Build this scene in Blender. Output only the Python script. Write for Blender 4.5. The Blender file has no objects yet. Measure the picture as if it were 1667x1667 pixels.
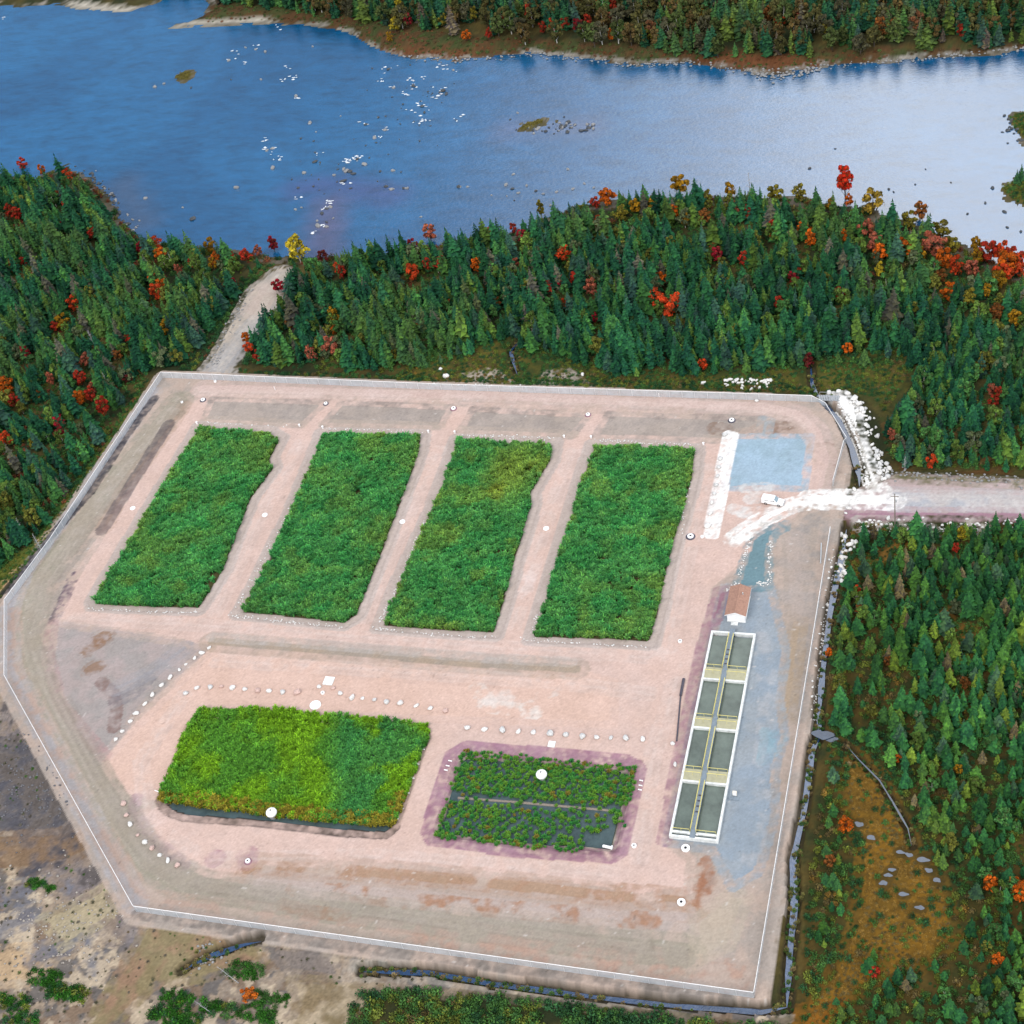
import bpy, math, random
import numpy as np
from mathutils import Vector, Matrix

random.seed(7)
RNG = np.random.default_rng(11)
SC = bpy.context.scene
COL = SC.collection

# ------------------------------------------------------------------ camera
IMG = 1667.0
FPX, PITCH, ROLL, YAW = 2584.15, 0.752189, -0.2352486, -0.4081265
CAM = np.array([122.225, -222.850, 262.0])


def cam_rows(p, r, y):
    cy, sy, cp, sp, cr, sr = (math.cos(y), math.sin(y), math.cos(p), math.sin(p), math.cos(r), math.sin(r))
    rz = np.array([[cy, -sy, 0], [sy, cy, 0], [0, 0, 1]])
    c = np.array([[1, 0, 0], [0, -sp, -cp], [0, cp, -sp]])
    rr = np.array([[cr, -sr, 0], [sr, cr, 0], [0, 0, 1]])
    return rr @ c @ rz                                   # rows: right, down, forward in world axes


ROWS = cam_rows(PITCH, ROLL, YAW)
cam = bpy.data.cameras.new('camera')
cam.sensor_width = 36.0
cam.lens = 36.0 * FPX / IMG
cam.clip_start, cam.clip_end = 1.0, 20000.0
cam_ob = bpy.data.objects.new('camera', cam)
COL.objects.link(cam_ob)
m = Matrix.Identity(4)
for i in range(3):
    m[i][0], m[i][1], m[i][2], m[i][3] = ROWS[0][i], -ROWS[1][i], -ROWS[2][i], CAM[i]
cam_ob.matrix_world = m
SC.camera = cam_ob

# ------------------------------------------------------------------ sky, sun, exposure
SUN_EL, SUN_AZ = math.radians(46), math.radians(205)     # azimuth clockwise from +Y
world = bpy.data.worlds.new('World')
SC.world = world
world.use_nodes = True
wn, wl = world.node_tree.nodes, world.node_tree.links
wn.clear()
w_out = wn.new('ShaderNodeOutputWorld')
w_bg = wn.new('ShaderNodeBackground')
w_bg.inputs['Strength'].default_value = 0.115
w_sky = wn.new('ShaderNodeTexSky')
w_sky.sky_type = 'NISHITA'
w_sky.sun_disc = False
w_sky.sun_elevation = SUN_EL
w_sky.sun_rotation = SUN_AZ
w_sky.air_density, w_sky.dust_density, w_sky.ozone_density = 1.0, 1.2, 1.0
# broken cloud over the whole sky, thicker towards the north-east
w_tc = wn.new('ShaderNodeTexCoord')
w_map = wn.new('ShaderNodeMapping')
w_map.inputs['Location'].default_value = (3.3, 0.2, 0.7)
w_map.inputs['Scale'].default_value = (1.0, 1.0, 1.6)
w_noise = wn.new('ShaderNodeTexNoise')
w_noise.inputs['Scale'].default_value = 3.6
w_noise.inputs['Detail'].default_value = 7.0
w_noise.inputs['Roughness'].default_value = 0.55
w_dot = wn.new('ShaderNodeVectorMath')
w_dot.operation = 'DOT_PRODUCT'
w_dot.inputs[1].default_value = (0.977, -0.21, 0.0)
w_add = wn.new('ShaderNodeMath')
w_add.operation = 'MULTIPLY_ADD'
w_add.inputs[1].default_value = 0.85
w_ramp = wn.new('ShaderNodeValToRGB')
w_ramp.color_ramp.elements[0].position = 0.07
w_ramp.color_ramp.elements[1].position = 0.42
w_mix = wn.new('ShaderNodeMix')
w_mix.data_type = 'RGBA'
w_mix.inputs['B'].default_value = (15.0, 15.4, 16.4, 1)
wl.new(w_tc.outputs['Generated'], w_map.inputs['Vector'])
wl.new(w_map.outputs['Vector'], w_noise.inputs['Vector'])
wl.new(w_tc.outputs['Generated'], w_dot.inputs[0])
wl.new(w_dot.outputs['Value'], w_add.inputs[0])
wl.new(w_noise.outputs['Fac'], w_add.inputs[2])
w_shade = wn.new('ShaderNodeValToRGB')                   # paler tops and greyer bases within the cloud
w_shade.color_ramp.elements[0].position, w_shade.color_ramp.elements[0].color = 0.40, (0.62, 0.66, 0.74, 1)
w_shade.color_ramp.elements[1].position, w_shade.color_ramp.elements[1].color = 0.58, (1.30, 1.29, 1.27, 1)
w_cl = wn.new('ShaderNodeMix')
w_cl.data_type, w_cl.blend_type = 'RGBA', 'MULTIPLY'
w_cl.inputs['Factor'].default_value = 1.0
w_cl.inputs['A'].default_value = (12.6, 12.8, 13.2, 1)
wl.new(w_noise.outputs['Fac'], w_shade.inputs['Fac'])
wl.new(w_shade.outputs['Color'], w_cl.inputs['B'])
wl.new(w_cl.outputs['Result'], w_mix.inputs['B'])
wl.new(w_add.outputs['Value'], w_ramp.inputs['Fac'])
wl.new(w_ramp.outputs['Color'], w_mix.inputs['Factor'])
wl.new(w_sky.outputs['Color'], w_mix.inputs['A'])
wl.new(w_mix.outputs['Result'], w_bg.inputs['Color'])
wl.new(w_bg.outputs['Background'], w_out.inputs['Surface'])

sun = bpy.data.lights.new('sun', 'SUN')
sun.energy = 1.5
sun.angle = math.radians(22)
sun.color = (1.0, 0.93, 0.84)
sun_ob = bpy.data.objects.new('sun', sun)
COL.objects.link(sun_ob)
to_sun = Vector((math.sin(SUN_AZ) * math.cos(SUN_EL), math.cos(SUN_AZ) * math.cos(SUN_EL), math.sin(SUN_EL)))
sun_ob.rotation_euler = (-to_sun).to_track_quat('-Z', 'Y').to_euler()
sun_ob.location = to_sun * 600

SC.view_settings.view_transform = 'Standard'
SC.view_settings.look = 'None'
SC.view_settings.gamma = 1.0
SC.view_settings.use_curve_mapping = False
SC.view_settings.exposure = 0.27
SC.cycles.max_bounces = 5
SC.cycles.diffuse_bounces = 2
SC.cycles.glossy_bounces = 2
SC.cycles.transparent_max_bounces = 12
SC.cycles.caustics_reflective = False
SC.cycles.caustics_refractive = False

# ------------------------------------------------------------------ helpers
KEXP = 1.75                                              # picture value of a lit level surface / its albedo


def lin(v):
    v = np.asarray(v, float) / 255.0
    return np.where(v <= 0.04045, v / 12.92, ((v + 0.055) / 1.055) ** 2.4)


def C(r, g, b, k=KEXP):
    """albedo of a level surface that shows as this sRGB colour in daylight"""
    return np.clip(lin((r, g, b)) / k, 0.004, 0.85)


def unproj(px, z=0.0):
    px = np.atleast_2d(np.asarray(px, float))
    v = np.stack([(px[:, 0] - 833.5) / FPX, (px[:, 1] - 833.5) / FPX, np.ones(len(px))], 1) @ ROWS
    t = (np.asarray(z, float) - CAM[2]) / v[:, 2]
    return CAM[None, :] + v * np.reshape(t, (-1, 1))


def proj(P):
    c = (np.atleast_2d(P) - CAM) @ ROWS.T
    return np.stack([c[:, 0] / c[:, 2] * FPX + 833.5, c[:, 1] / c[:, 2] * FPX + 833.5], 1), c[:, 2]


_TAB = [np.random.default_rng(100 + k).random((128, 128)) for k in range(24)]


def vnoise(x, y, s, seed=0):
    t = _TAB[seed % 24]
    ca, sa = math.cos(0.6 + 1.1 * seed), math.sin(0.6 + 1.1 * seed)
    x, y = np.asarray(x), np.asarray(y)
    u, v = (x * ca - y * sa) / s + 37.7 * seed, (x * sa + y * ca) / s + 11.3 * seed
    iu, iv = np.floor(u).astype(int), np.floor(v).astype(int)
    fu, fv = u - iu, v - iv
    fu, fv = fu * fu * (3 - 2 * fu), fv * fv * (3 - 2 * fv)
    a, b = t[iu % 128, iv % 128], t[(iu + 1) % 128, iv % 128]
    c, d = t[iu % 128, (iv + 1) % 128], t[(iu + 1) % 128, (iv + 1) % 128]
    return (a * (1 - fu) + b * fu) * (1 - fv) + (c * (1 - fu) + d * fu) * fv


def fbm(x, y, s, seed=0, o=4):
    r, a, n = 0.0, 1.0, 0.0
    for k in range(o):
        r = r + a * vnoise(x, y, s / 2 ** k, seed + k)
        n += a
        a *= 0.55
    return r / n


def sstep(a, b, x):
    t = np.clip((x - a) / (b - a), 0, 1)
    return t * t * (3 - 2 * t)


def seg_dist(x, y, pts, closed):
    d2 = np.full(np.shape(x), 1e12)
    n = len(pts)
    for i in range(n if closed else n - 1):
        a, b = pts[i], pts[(i + 1) % n]
        ex, ey = b[0] - a[0], b[1] - a[1]
        L = ex * ex + ey * ey + 1e-12
        t = np.clip(((x - a[0]) * ex + (y - a[1]) * ey) / L, 0, 1)
        d2 = np.minimum(d2, (x - a[0] - t * ex) ** 2 + (y - a[1] - t * ey) ** 2)
    return np.sqrt(d2)


def poly_sd(x, y, pts):
    """signed distance, positive inside"""
    d = seg_dist(x, y, pts, True)
    ins = np.zeros(np.shape(x), bool)
    n = len(pts)
    for i in range(n):
        a, b = pts[i], pts[(i + 1) % n]
        cnd = ((a[1] > y) != (b[1] > y))
        with np.errstate(divide='ignore', invalid='ignore'):
            xi = (b[0] - a[0]) * (y - a[1]) / (b[1] - a[1]) + a[0]
        ins ^= cnd & (x < xi)
    return np.where(ins, d, -d)


class Shape:
    def __init__(self, px, w=None, z=0.0):
        self.pts = unproj(px, z)[:, :2]
        self.w = w                                       # stroke width in metres, None: polygon
        self.lo, self.hi = self.pts.min(0), self.pts.max(0)

    def sd(self, x, y, margin=14.0):
        x, y = np.asarray(x, float), np.asarray(y, float)
        out = np.full(x.shape, -margin)
        mm = margin + (self.w or 0)
        k = (x > self.lo[0] - mm) & (x < self.hi[0] + mm) & (y > self.lo[1] - mm) & (y < self.hi[1] + mm)
        if k.any():
            if self.w is None:
                out[k] = poly_sd(x[k], y[k], self.pts)
            else:
                out[k] = self.w / 2 - seg_dist(x[k], y[k], self.pts, False)
        return np.maximum(out, -margin) if self.w is None else np.maximum(out, -margin)


# ------------------------------------------------------------------ layout, traced from the photograph on to the ground
WATER_Z = -3.0
SITE = Shape([(265, 613), (700, 632), (1343, 655), (1378, 712), (1360, 790), (1330, 965), (1228, 1625), (222, 1484), (12, 1105), (10, 985), (85, 885)])
NEAR_BANK = [(-900, 150), (-250, 255), (0, 285), (60, 292), (110, 268), (140, 290), (185, 330), (200, 360), (232, 388), (330, 404), (420, 414), (500, 420), (600, 416),
             (700, 400), (830, 380), (900, 350), (960, 330), (1020, 328), (1150, 322), (1300, 322), (1420, 342), (1500, 372), (1570, 402), (1667, 446), (1850, 520), (2600, 800)]
FAR_BANK = [(2600, -60), (1900, 50), (1667, 80), (1600, 91), (1520, 92), (1450, 101), (1345, 107), (1300, 116), (1230, 121), (1120, 101), (1040, 106), (950, 96), (860, 87),
            (740, 98), (640, 91), (600, 76), (570, 56), (520, 43), (430, 38), (330, 42), (272, 46), (325, 28), (345, 8), (330, -12), (290, -16), (262, 4), (205, 22), (120, 13),
            (100, 6), (50, 11), (0, 9), (-250, -40), (-900, -120)]
RIVER = Shape(NEAR_BANK + FAR_BANK, z=WATER_Z)
ISLES = [Shape(p, z=WATER_Z) for p in (
    [(1622, 308), (1640, 326), (1665, 338), (1720, 342), (1770, 310), (1720, 282), (1650, 292)],
    [(1634, 190), (1650, 215), (1668, 236), (1720, 250), (1740, 215), (1668, 180)],
    [(278, 128), (300, 134), (318, 124), (312, 114), (292, 117)],
    [(838, 214), (860, 214), (875, 205), (905, 198), (880, 192), (850, 200)])]
BEDS = [Shape(p, z=0.35) for p in (
    [(322, 692), (440, 700), (460, 712), (443, 745), (449, 760), (413, 808), (388, 870), (368, 925), (345, 962), (325, 991), (250, 990), (150, 985), (148, 976), (230, 840)],
    [(522, 702), (690, 705), (686, 735), (640, 860), (585, 1000), (560, 1016), (470, 1006), (385, 998), (400, 972), (470, 832)],
    [(742, 712), (905, 718), (900, 748), (869, 800), (870, 822), (845, 900), (822, 990), (808, 1032), (710, 1027), (615, 1020), (640, 958), (700, 828)],
    [(962, 722), (1050, 722), (1136, 729), (1131, 780), (1100, 885), (1075, 1000), (1062, 1046), (980, 1042), (862, 1039), (880, 980), (920, 850)])]
POND_BIG = Shape([(330, 1160), (420, 1158), (560, 1170), (690, 1183), (689, 1198), (660, 1276), (638, 1335), (600, 1334), (440, 1319), (264, 1296), (270, 1284), (312, 1180)], z=0.4)
POND_BIG_BANK = Shape([(326, 1164), (420, 1160), (690, 1187), (692, 1200), (642, 1348), (628, 1358), (560, 1354), (420, 1338), (300, 1330), (272, 1320), (261, 1306), (310, 1180)])
POND_SMALL = Shape([(757, 1230), (900, 1243), (1028, 1256), (1024, 1290), (1002, 1384), (985, 1388), (850, 1376), (718, 1361), (738, 1290)], z=-0.5)
RING = [(757, 1217), (900, 1228), (1020, 1240), (1038, 1250), (1036, 1270), (1010, 1385), (998, 1393), (850, 1384), (706, 1366), (698, 1352), (735, 1230), (757, 1217)]
RING_IN = Shape(RING[:-1])
RINGS = Shape(RING, 1.6)

DITCH_Z = -1.75
DITCHES = [Shape([(1320, 596), (1322, 625), (1332, 648), (1366, 684), (1387, 730), (1399, 775), (1399, 792)], .7, DITCH_Z),
           Shape([(1378, 862), (1372, 900), (1362, 945), (1351, 1000), (1341, 1080), (1333, 1160), (1334, 1195), (1322, 1225), (1309, 1320), (1291, 1400), (1293, 1480), (1285, 1560), (1281, 1640)], .7, DITCH_Z),
           Shape([(1281, 1640), (1240, 1648), (1100, 1638), (990, 1626), (800, 1602), (700, 1584), (590, 1582)], .5, DITCH_Z),
           Shape([(297, 1582), (315, 1570), (345, 1556), (398, 1538), (425, 1533)], .6, DITCH_Z),
           Shape([(842, 610), (836, 590), (831, 572), (848, 552)], .25, DITCH_Z),
           Shape([(1375, 1212), (1398, 1238), (1432, 1272), (1455, 1310), (1478, 1350), (1484, 1378)], .12, DITCH_Z)]
POOL_PX = [(1418, 1367, 1.2), (1399, 1345, 1.3), (1480, 1395, .9), (1503, 1403, 1.4), (1512, 1420, 1.0), (1525, 1436, 1.0), (1438, 1442, 1.1), (1446, 1429, .8), (1471, 1459, 1.0), (1497, 1481, .9),
           (1466, 1391, .8), (1340, 1200, 2.0), (1352, 1206, 1.2), (1452, 1420, .7)]
POOLS = [Shape([(a - r, b), (a + r, b)], 0.7 * r, DITCH_Z) for a, b, r in POOL_PX]

ROAD_VERGE = Shape([(1395, 800), (1440, 775), (1480, 772), (1667, 783), (2100, 800), (2100, 866), (1667, 842), (1460, 842), (1400, 846), (1370, 832)])
ROAD = Shape([(1445, 795), (1667, 800), (2100, 818), (2100, 848), (1667, 829), (1450, 828)])
FTRACK = Shape([(315, 615), (345, 575), (378, 515), (402, 470), (440, 440), (462, 428), (475, 440), (462, 470), (455, 500), (440, 515), (400, 560), (378, 615)])
WHITE_PATHS = [Shape([(1196, 877), (1215, 863), (1245, 843), (1290, 822), (1330, 815)], 3.4),
               Shape([(1320, 814), (1380, 812), (1452, 812)], 5.0),
               Shape([(1352, 640), (1375, 637), (1398, 660), (1402, 700), (1420, 750), (1438, 790), (1450, 800), (1425, 806), (1412, 785), (1395, 720), (1380, 680), (1362, 662)])]
WHITE_BAR = Shape([(1184, 705), (1197, 708), (1180, 790), (1164, 873), (1151, 871), (1166, 790)])


def height(x, y):
    x, y = np.asarray(x, float), np.asarray(y, float)
    s = SITE.sd(x, y, 20)
    out = -1.2 + 0.9 * (fbm(x, y, 28, 3) - 0.5) + 0.35 * (fbm(x, y, 5, 5) - 0.5)
    r = RIVER.sd(x, y, 60)
    out = out + 2.6 * sstep(60, 20, -r) * 0 + np.where(y > 200, 2.5 * sstep(12, 55, -r), 0.0)
    h = out + (0.0 - out) * sstep(-6.5, -1.0, s)
    v = np.maximum(np.maximum(ROAD_VERGE.sd(x, y, 8), FTRACK.sd(x, y, 8)), WHITE_PATHS[2].sd(x, y, 8))
    h = h + (np.maximum(h, -0.25) - h) * sstep(-3.0, 0.3, v)
    for b in BEDS:
        h = h - 0.4 * sstep(-0.5, 0.4, b.sd(x, y, 3))
    h = h - 0.9 * sstep(-0.9, 1.0, POND_BIG_BANK.sd(x, y, 3))
    h = h - 1.2 * sstep(-0.6, 3.0, RING_IN.sd(x, y, 6))
    for d in DITCHES:
        k = d.sd(x, y, 6)
        h = h + (np.minimum(h, -2.3) - h) * sstep(-.9, d.w * 0.3, k)
    r2 = r + 1.6 * (fbm(x, y, 9, 8) - 0.5)
    for i in ISLES:
        r2 = np.minimum(r2, -i.sd(x, y, 12) + 0.8 * (fbm(x, y, 3, 9) - 0.5))
    h = np.where(r2 > -9, h + (WATER_Z - h) * sstep(-9, 0, r2), h)
    h = np.where(r2 > 0, WATER_Z - 1.6 * sstep(0, 8, r2) - 0.04, h)
    h = np.where((r2 <= 0) & (r2 > -12), np.maximum(h, WATER_Z + 0.05 + 0.12 * np.minimum(-r2, 6)), h)
    return h


def G(px, lift=0.0):
    """ground point under a pixel (lift: height above ground of the thing seen there)"""
    px = np.atleast_2d(np.asarray(px, float))
    z = np.zeros(len(px))
    for _ in range(4):
        p = unproj(px, z + lift)
        z = height(p[:, 0], p[:, 1])
    p[:, 2] = z
    return p


def set_props(o, label=None, cat=None, group=None, kind=None):
    if label: o['label'] = label
    if cat: o['category'] = cat
    if group: o['group'] = group
    if kind: o['kind'] = kind
    return o


def mesh_np(name, V, F, mats, smooth=False, mi=None):
    """F: (n,3) or (n,4) array, or list of faces"""
    me = bpy.data.meshes.new(name)
    V = np.asarray(V, np.float32)
    if isinstance(F, np.ndarray):
        k = F.shape[1]
        me.vertices.add(len(V))
        me.vertices.foreach_set('co', V.ravel())
        me.loops.add(F.size)
        me.loops.foreach_set('vertex_index', F.astype(np.int32).ravel())
        me.polygons.add(len(F))
        me.polygons.foreach_set('loop_start', np.arange(0, F.size, k, dtype=np.int32))
        me.polygons.foreach_set('loop_total', np.full(len(F), k, np.int32))
    else:
        me.from_pydata([tuple(map(float, v)) for v in V], [], F)
    for mt in (mats if isinstance(mats, (list, tuple)) else [mats]):
        me.materials.append(mt)
    if mi is not None:
        me.polygons.foreach_set('material_index', np.asarray(mi, np.int32))
    if smooth:
        me.polygons.foreach_set('use_smooth', np.ones(len(me.polygons), bool))
    me.update(calc_edges=True)
    return me


def ob(name, data, parent=None, loc=None, rz=0.0, scale=None):
    o = bpy.data.objects.new(name, data)
    COL.objects.link(o)
    if parent is not None: o.parent = parent
    if loc is not None: o.location = tuple(map(float, loc))
    if rz: o.rotation_euler = (0, 0, rz)
    if scale is not None: o.scale = scale if hasattr(scale, '__len__') else (scale,) * 3
    return o


def empty(name, loc, rz=0.0, scale=None):
    return ob(name, None, None, loc, rz, scale)


class MB:
    """collects boxes, tubes, lathes into one mesh"""
    def __init__(s): s.v, s.f = [], []

    def add(s, v, f):
        k = len(s.v)
        s.v += [tuple(map(float, q)) for q in v]
        s.f += [[i + k for i in q] for q in f]
        return s

    def box(s, x0, x1, y0, y1, z0, z1):
        return s.add([(x0, y0, z0), (x1, y0, z0), (x1, y1, z0), (x0, y1, z0), (x0, y0, z1), (x1, y0, z1), (x1, y1, z1), (x0, y1, z1)],
                     [[3, 2, 1, 0], [4, 5, 6, 7], [0, 1, 5, 4], [1, 2, 6, 5], [2, 3, 7, 6], [3, 0, 4, 7]])

    def prism(s, pts, y0, y1):
        """outline in x,z swept along y"""
        n = len(pts)
        v = [(p[0], y0, p[1]) for p in pts] + [(p[0], y1, p[1]) for p in pts]
        return s.add(v, [list(range(n)), list(range(2 * n - 1, n - 1, -1))] + [[i + n, (i + 1) % n + n, (i + 1) % n, i] for i in range(n)])

    def tube(s, a, b, r, r2=None, n=6):
        a, b = Vector(a), Vector(b)
        d = (b - a).normalized()
        u = d.orthogonal().normalized()
        w = d.cross(u)
        r2 = r if r2 is None else r2
        v = [a + (u * math.cos(t) + w * math.sin(t)) * r for t in [2 * math.pi * i / n for i in range(n)]] + \
            [b + (u * math.cos(t) + w * math.sin(t)) * r2 for t in [2 * math.pi * i / n for i in range(n)]]
        return s.add(v, [[i, (i + 1) % n, (i + 1) % n + n, i + n] for i in range(n)] + [list(range(n))[::-1], list(range(n, 2 * n))])

    def lathe(s, prof, n=20):
        v, f = [], []
        for r, z in prof:
            v += [(r * math.cos(2 * math.pi * i / n), r * math.sin(2 * math.pi * i / n), z) for i in range(n)]
        for j in range(len(prof) - 1):
            f += [[j * n + i, j * n + (i + 1) % n, (j + 1) * n + (i + 1) % n, (j + 1) * n + i] for i in range(n)]
        f += [list(range(n))[::-1], [(len(prof) - 1) * n + i for i in range(n)]]
        return s.add(v, f)

    def mesh(s, name, mat, smooth=False): return mesh_np(name, s.v, s.f, mat, smooth)

    def build(s, name, mat, parent=None, smooth=False, loc=None, rz=0.0): return ob(name, s.mesh(name, mat, smooth), parent, loc, rz)


# ------------------------------------------------------------------ materials
def new_mat(name):
    mt = bpy.data.materials.new(name)
    mt.use_nodes = True
    nt = mt.node_tree
    return mt, nt, nt.nodes['Principled BSDF'], nt.nodes['Material Output']


def noise_node(nt, scale, detail=4, rough=0.6, coord='Object'):
    tc = nt.nodes.new('ShaderNodeTexCoord')
    n = nt.nodes.new('ShaderNodeTexNoise')
    n.inputs['Scale'].default_value = scale
    n.inputs['Detail'].default_value = detail
    n.inputs['Roughness'].default_value = rough
    nt.links.new(tc.outputs[coord], n.inputs['Vector'])
    return n


def mix_node(nt, blend='MULTIPLY', fac=1.0):
    n = nt.nodes.new('ShaderNodeMix')
    n.data_type = 'RGBA'
    n.blend_type = blend
    n.inputs['Factor'].default_value = fac
    return n


def ramp(nt, src, stops):
    r = nt.nodes.new('ShaderNodeValToRGB')
    e = r.color_ramp.elements
    while len(e) < len(stops): e.new(0.5)
    for k, (p, c) in enumerate(stops):
        e[k].position = p
        e[k].color = (*c, 1) if len(c) == 3 else c
    nt.links.new(src, r.inputs['Fac'])
    return r


def g3(v): return (v, v, v)


def simple(name, col, rough=0.7, var=0.12, scale=1.2, metal=0.0, spec=0.4, bump=0.0):
    mt, nt, bs, _ = new_mat(name)
    n = noise_node(nt, scale, 5)
    r = ramp(nt, n.outputs['Fac'], [(0.25, tuple(np.array(col) * (1 - 1.6 * var))), (0.5, tuple(col)), (0.75, tuple(np.minimum(np.array(col) * (1 + var), 0.95)))])
    nt.links.new(r.outputs['Color'], bs.inputs['Base Color'])
    bs.inputs['Roughness'].default_value = rough
    bs.inputs['Metallic'].default_value = metal
    bs.inputs['Specular IOR Level'].default_value = spec
    if bump:
        b = nt.nodes.new('ShaderNodeBump')
        b.inputs['Strength'].default_value = bump
        b.inputs['Distance'].default_value = 0.1
        nt.links.new(n.outputs['Fac'], b.inputs['Height'])
        nt.links.new(b.outputs['Normal'], bs.inputs['Normal'])
    return mt


def ground_mat():
    mt, nt, bs, _ = new_mat('ground_surface')
    at = nt.nodes.new('ShaderNodeAttribute')
    at.attribute_name = 'col'
    n1 = noise_node(nt, 0.9, 6, 0.7)
    n2 = noise_node(nt, 2.2, 4, 0.75)
    n3 = noise_node(nt, 0.11, 4, 0.6)
    r1 = ramp(nt, n1.outputs['Fac'], [(0.28, g3(0.93)), (0.5, g3(1.0)), (0.72, g3(1.06))])
    r2 = ramp(nt, n2.outputs['Fac'], [(0.30, g3(0.91)), (0.5, g3(1.0)), (0.70, g3(1.08))])
    r3 = ramp(nt, n3.outputs['Fac'], [(0.3, (0.95, 0.93, 0.91)), (0.7, (1.05, 1.05, 1.06))])
    a, b, c = mix_node(nt), mix_node(nt), mix_node(nt)
    nt.links.new(at.outputs['Color'], a.inputs['A']); nt.links.new(r1.outputs['Color'], a.inputs['B'])
    nt.links.new(a.outputs['Result'], b.inputs['A']); nt.links.new(r2.outputs['Color'], b.inputs['B'])
    nt.links.new(b.outputs['Result'], c.inputs['A']); nt.links.new(r3.outputs['Color'], c.inputs['B'])
    nt.links.new(c.outputs['Result'], bs.inputs['Base Color'])
    bs.inputs['Roughness'].default_value = 0.95
    bs.inputs['Specular IOR Level'].default_value = 0.15
    bm = nt.nodes.new('ShaderNodeBump')
    bm.inputs['Strength'].default_value = 0.35
    bm.inputs['Distance'].default_value = 0.12
    nt.links.new(n1.outputs['Fac'], bm.inputs['Height'])
    nt.links.new(bm.outputs['Normal'], bs.inputs['Normal'])
    return mt


def water_mat(name, base, rough, ior, bump, scale, attr=None, stretch=(1, 1, 1)):
    mt, nt, bs, _ = new_mat(name)
    tc = nt.nodes.new('ShaderNodeTexCoord')
    mp = nt.nodes.new('ShaderNodeMapping')
    mp.inputs['Scale'].default_value = stretch
    mp.inputs['Rotation'].default_value = (0, 0, math.radians(-32))
    nt.links.new(tc.outputs['Object'], mp.inputs['Vector'])
    n = nt.nodes.new('ShaderNodeTexNoise')
    n.inputs['Scale'].default_value = scale
    n.inputs['Detail'].default_value = 5
    n.inputs['Roughness'].default_value = 0.6
    nt.links.new(mp.outputs['Vector'], n.inputs['Vector'])
    n2 = nt.nodes.new('ShaderNodeTexNoise')
    n2.inputs['Scale'].default_value = scale * 0.16
    n2.inputs['Detail'].default_value = 9
    n2.inputs['Roughness'].default_value = 0.72
    nt.links.new(mp.outputs['Vector'], n2.inputs['Vector'])
    src = None
    r = ramp(nt, n2.outputs['Fac'], [(0.34, g3(0.66)), (0.5, g3(1.0)), (0.66, g3(1.25))])
    mx = mix_node(nt)
    nt.links.new(r.outputs['Color'], mx.inputs['B'])
    if attr:
        at = nt.nodes.new('ShaderNodeAttribute')
        at.attribute_name = attr
        nt.links.new(at.outputs['Color'], mx.inputs['A'])
    else:
        mx.inputs['A'].default_value = (*base, 1)
    nt.links.new(mx.outputs['Result'], bs.inputs['Base Color'])
    bs.inputs['Roughness'].default_value = rough
    bs.inputs['IOR'].default_value = ior
    b = nt.nodes.new('ShaderNodeBump')
    b.inputs['Strength'].default_value = bump
    b.inputs['Distance'].default_value = 0.3
    nt.links.new(n.outputs['Fac'], b.inputs['Height'])
    nt.links.new(b.outputs['Normal'], bs.inputs['Normal'])
    return mt


def leaf_mat(name, var=0.45, spec=0.06, trans=0.15, turn=0.0):
    """colour from the plant's own 'tint', each leaf or spray a little lighter or darker"""
    mt, nt, bs, out = new_mat(name)
    at = nt.nodes.new('ShaderNodeAttribute')
    at.attribute_type = 'INSTANCER'
    at.attribute_name = 'tint'
    geo = nt.nodes.new('ShaderNodeNewGeometry')
    r = ramp(nt, geo.outputs['Random Per Island'], [(0.0, (1 - var, 1 - var, 1 - var * 0.6)), (0.55, g3(1.0)), (1.0, (1 + var * 1.1, 1 + var, 1 + var * 0.2))])
    mx = mix_node(nt)
    nt.links.new(at.outputs['Color'], mx.inputs['A'])
    nt.links.new(r.outputs['Color'], mx.inputs['B'])
    if turn:                                             # some leaves still green
        r2 = ramp(nt, geo.outputs['Random Per Island'], [(0.0, g3(turn)), (0.22, g3(turn * .6)), (0.42, g3(0.0))])
        m0 = mx
        mx = mix_node(nt, 'MIX')
        nt.links.new(r2.outputs['Color'], mx.inputs['Factor'])
        nt.links.new(m0.outputs['Result'], mx.inputs['A'])
        mx.inputs['B'].default_value = (0.055, 0.060, 0.018, 1)
    nt.links.new(mx.outputs['Result'], bs.inputs['Base Color'])
    bs.inputs['Roughness'].default_value = 0.75
    bs.inputs['Specular IOR Level'].default_value = spec
    if trans:
        tr = nt.nodes.new('ShaderNodeBsdfTranslucent')
        ms = nt.nodes.new('ShaderNodeMixShader')
        ms.inputs[0].default_value = trans
        nt.links.new(mx.outputs['Result'], tr.inputs['Color'])
        nt.links.new(bs.outputs['BSDF'], ms.inputs[1])
        nt.links.new(tr.outputs['BSDF'], ms.inputs[2])
        nt.links.new(ms.outputs['Shader'], out.inputs['Surface'])
    return mt


def fence_mat():
    mt, nt, bs, out = new_mat('chain_link')
    bs.inputs['Base Color'].default_value = (0.50, 0.56, 0.62, 1)
    bs.inputs['Roughness'].default_value = 0.5
    tr = nt.nodes.new('ShaderNodeBsdfTransparent')
    ms = nt.nodes.new('ShaderNodeMixShader')
    n = noise_node(nt, 0.35, 3)
    r = ramp(nt, n.outputs['Fac'], [(0.3, g3(0.36)), (0.7, g3(0.58))])
    nt.links.new(r.outputs['Color'], ms.inputs[0])
    nt.links.new(tr.outputs['BSDF'], ms.inputs[1])
    nt.links.new(bs.outputs['BSDF'], ms.inputs[2])
    nt.links.new(ms.outputs['Shader'], out.inputs['Surface'])
    return mt


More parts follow.
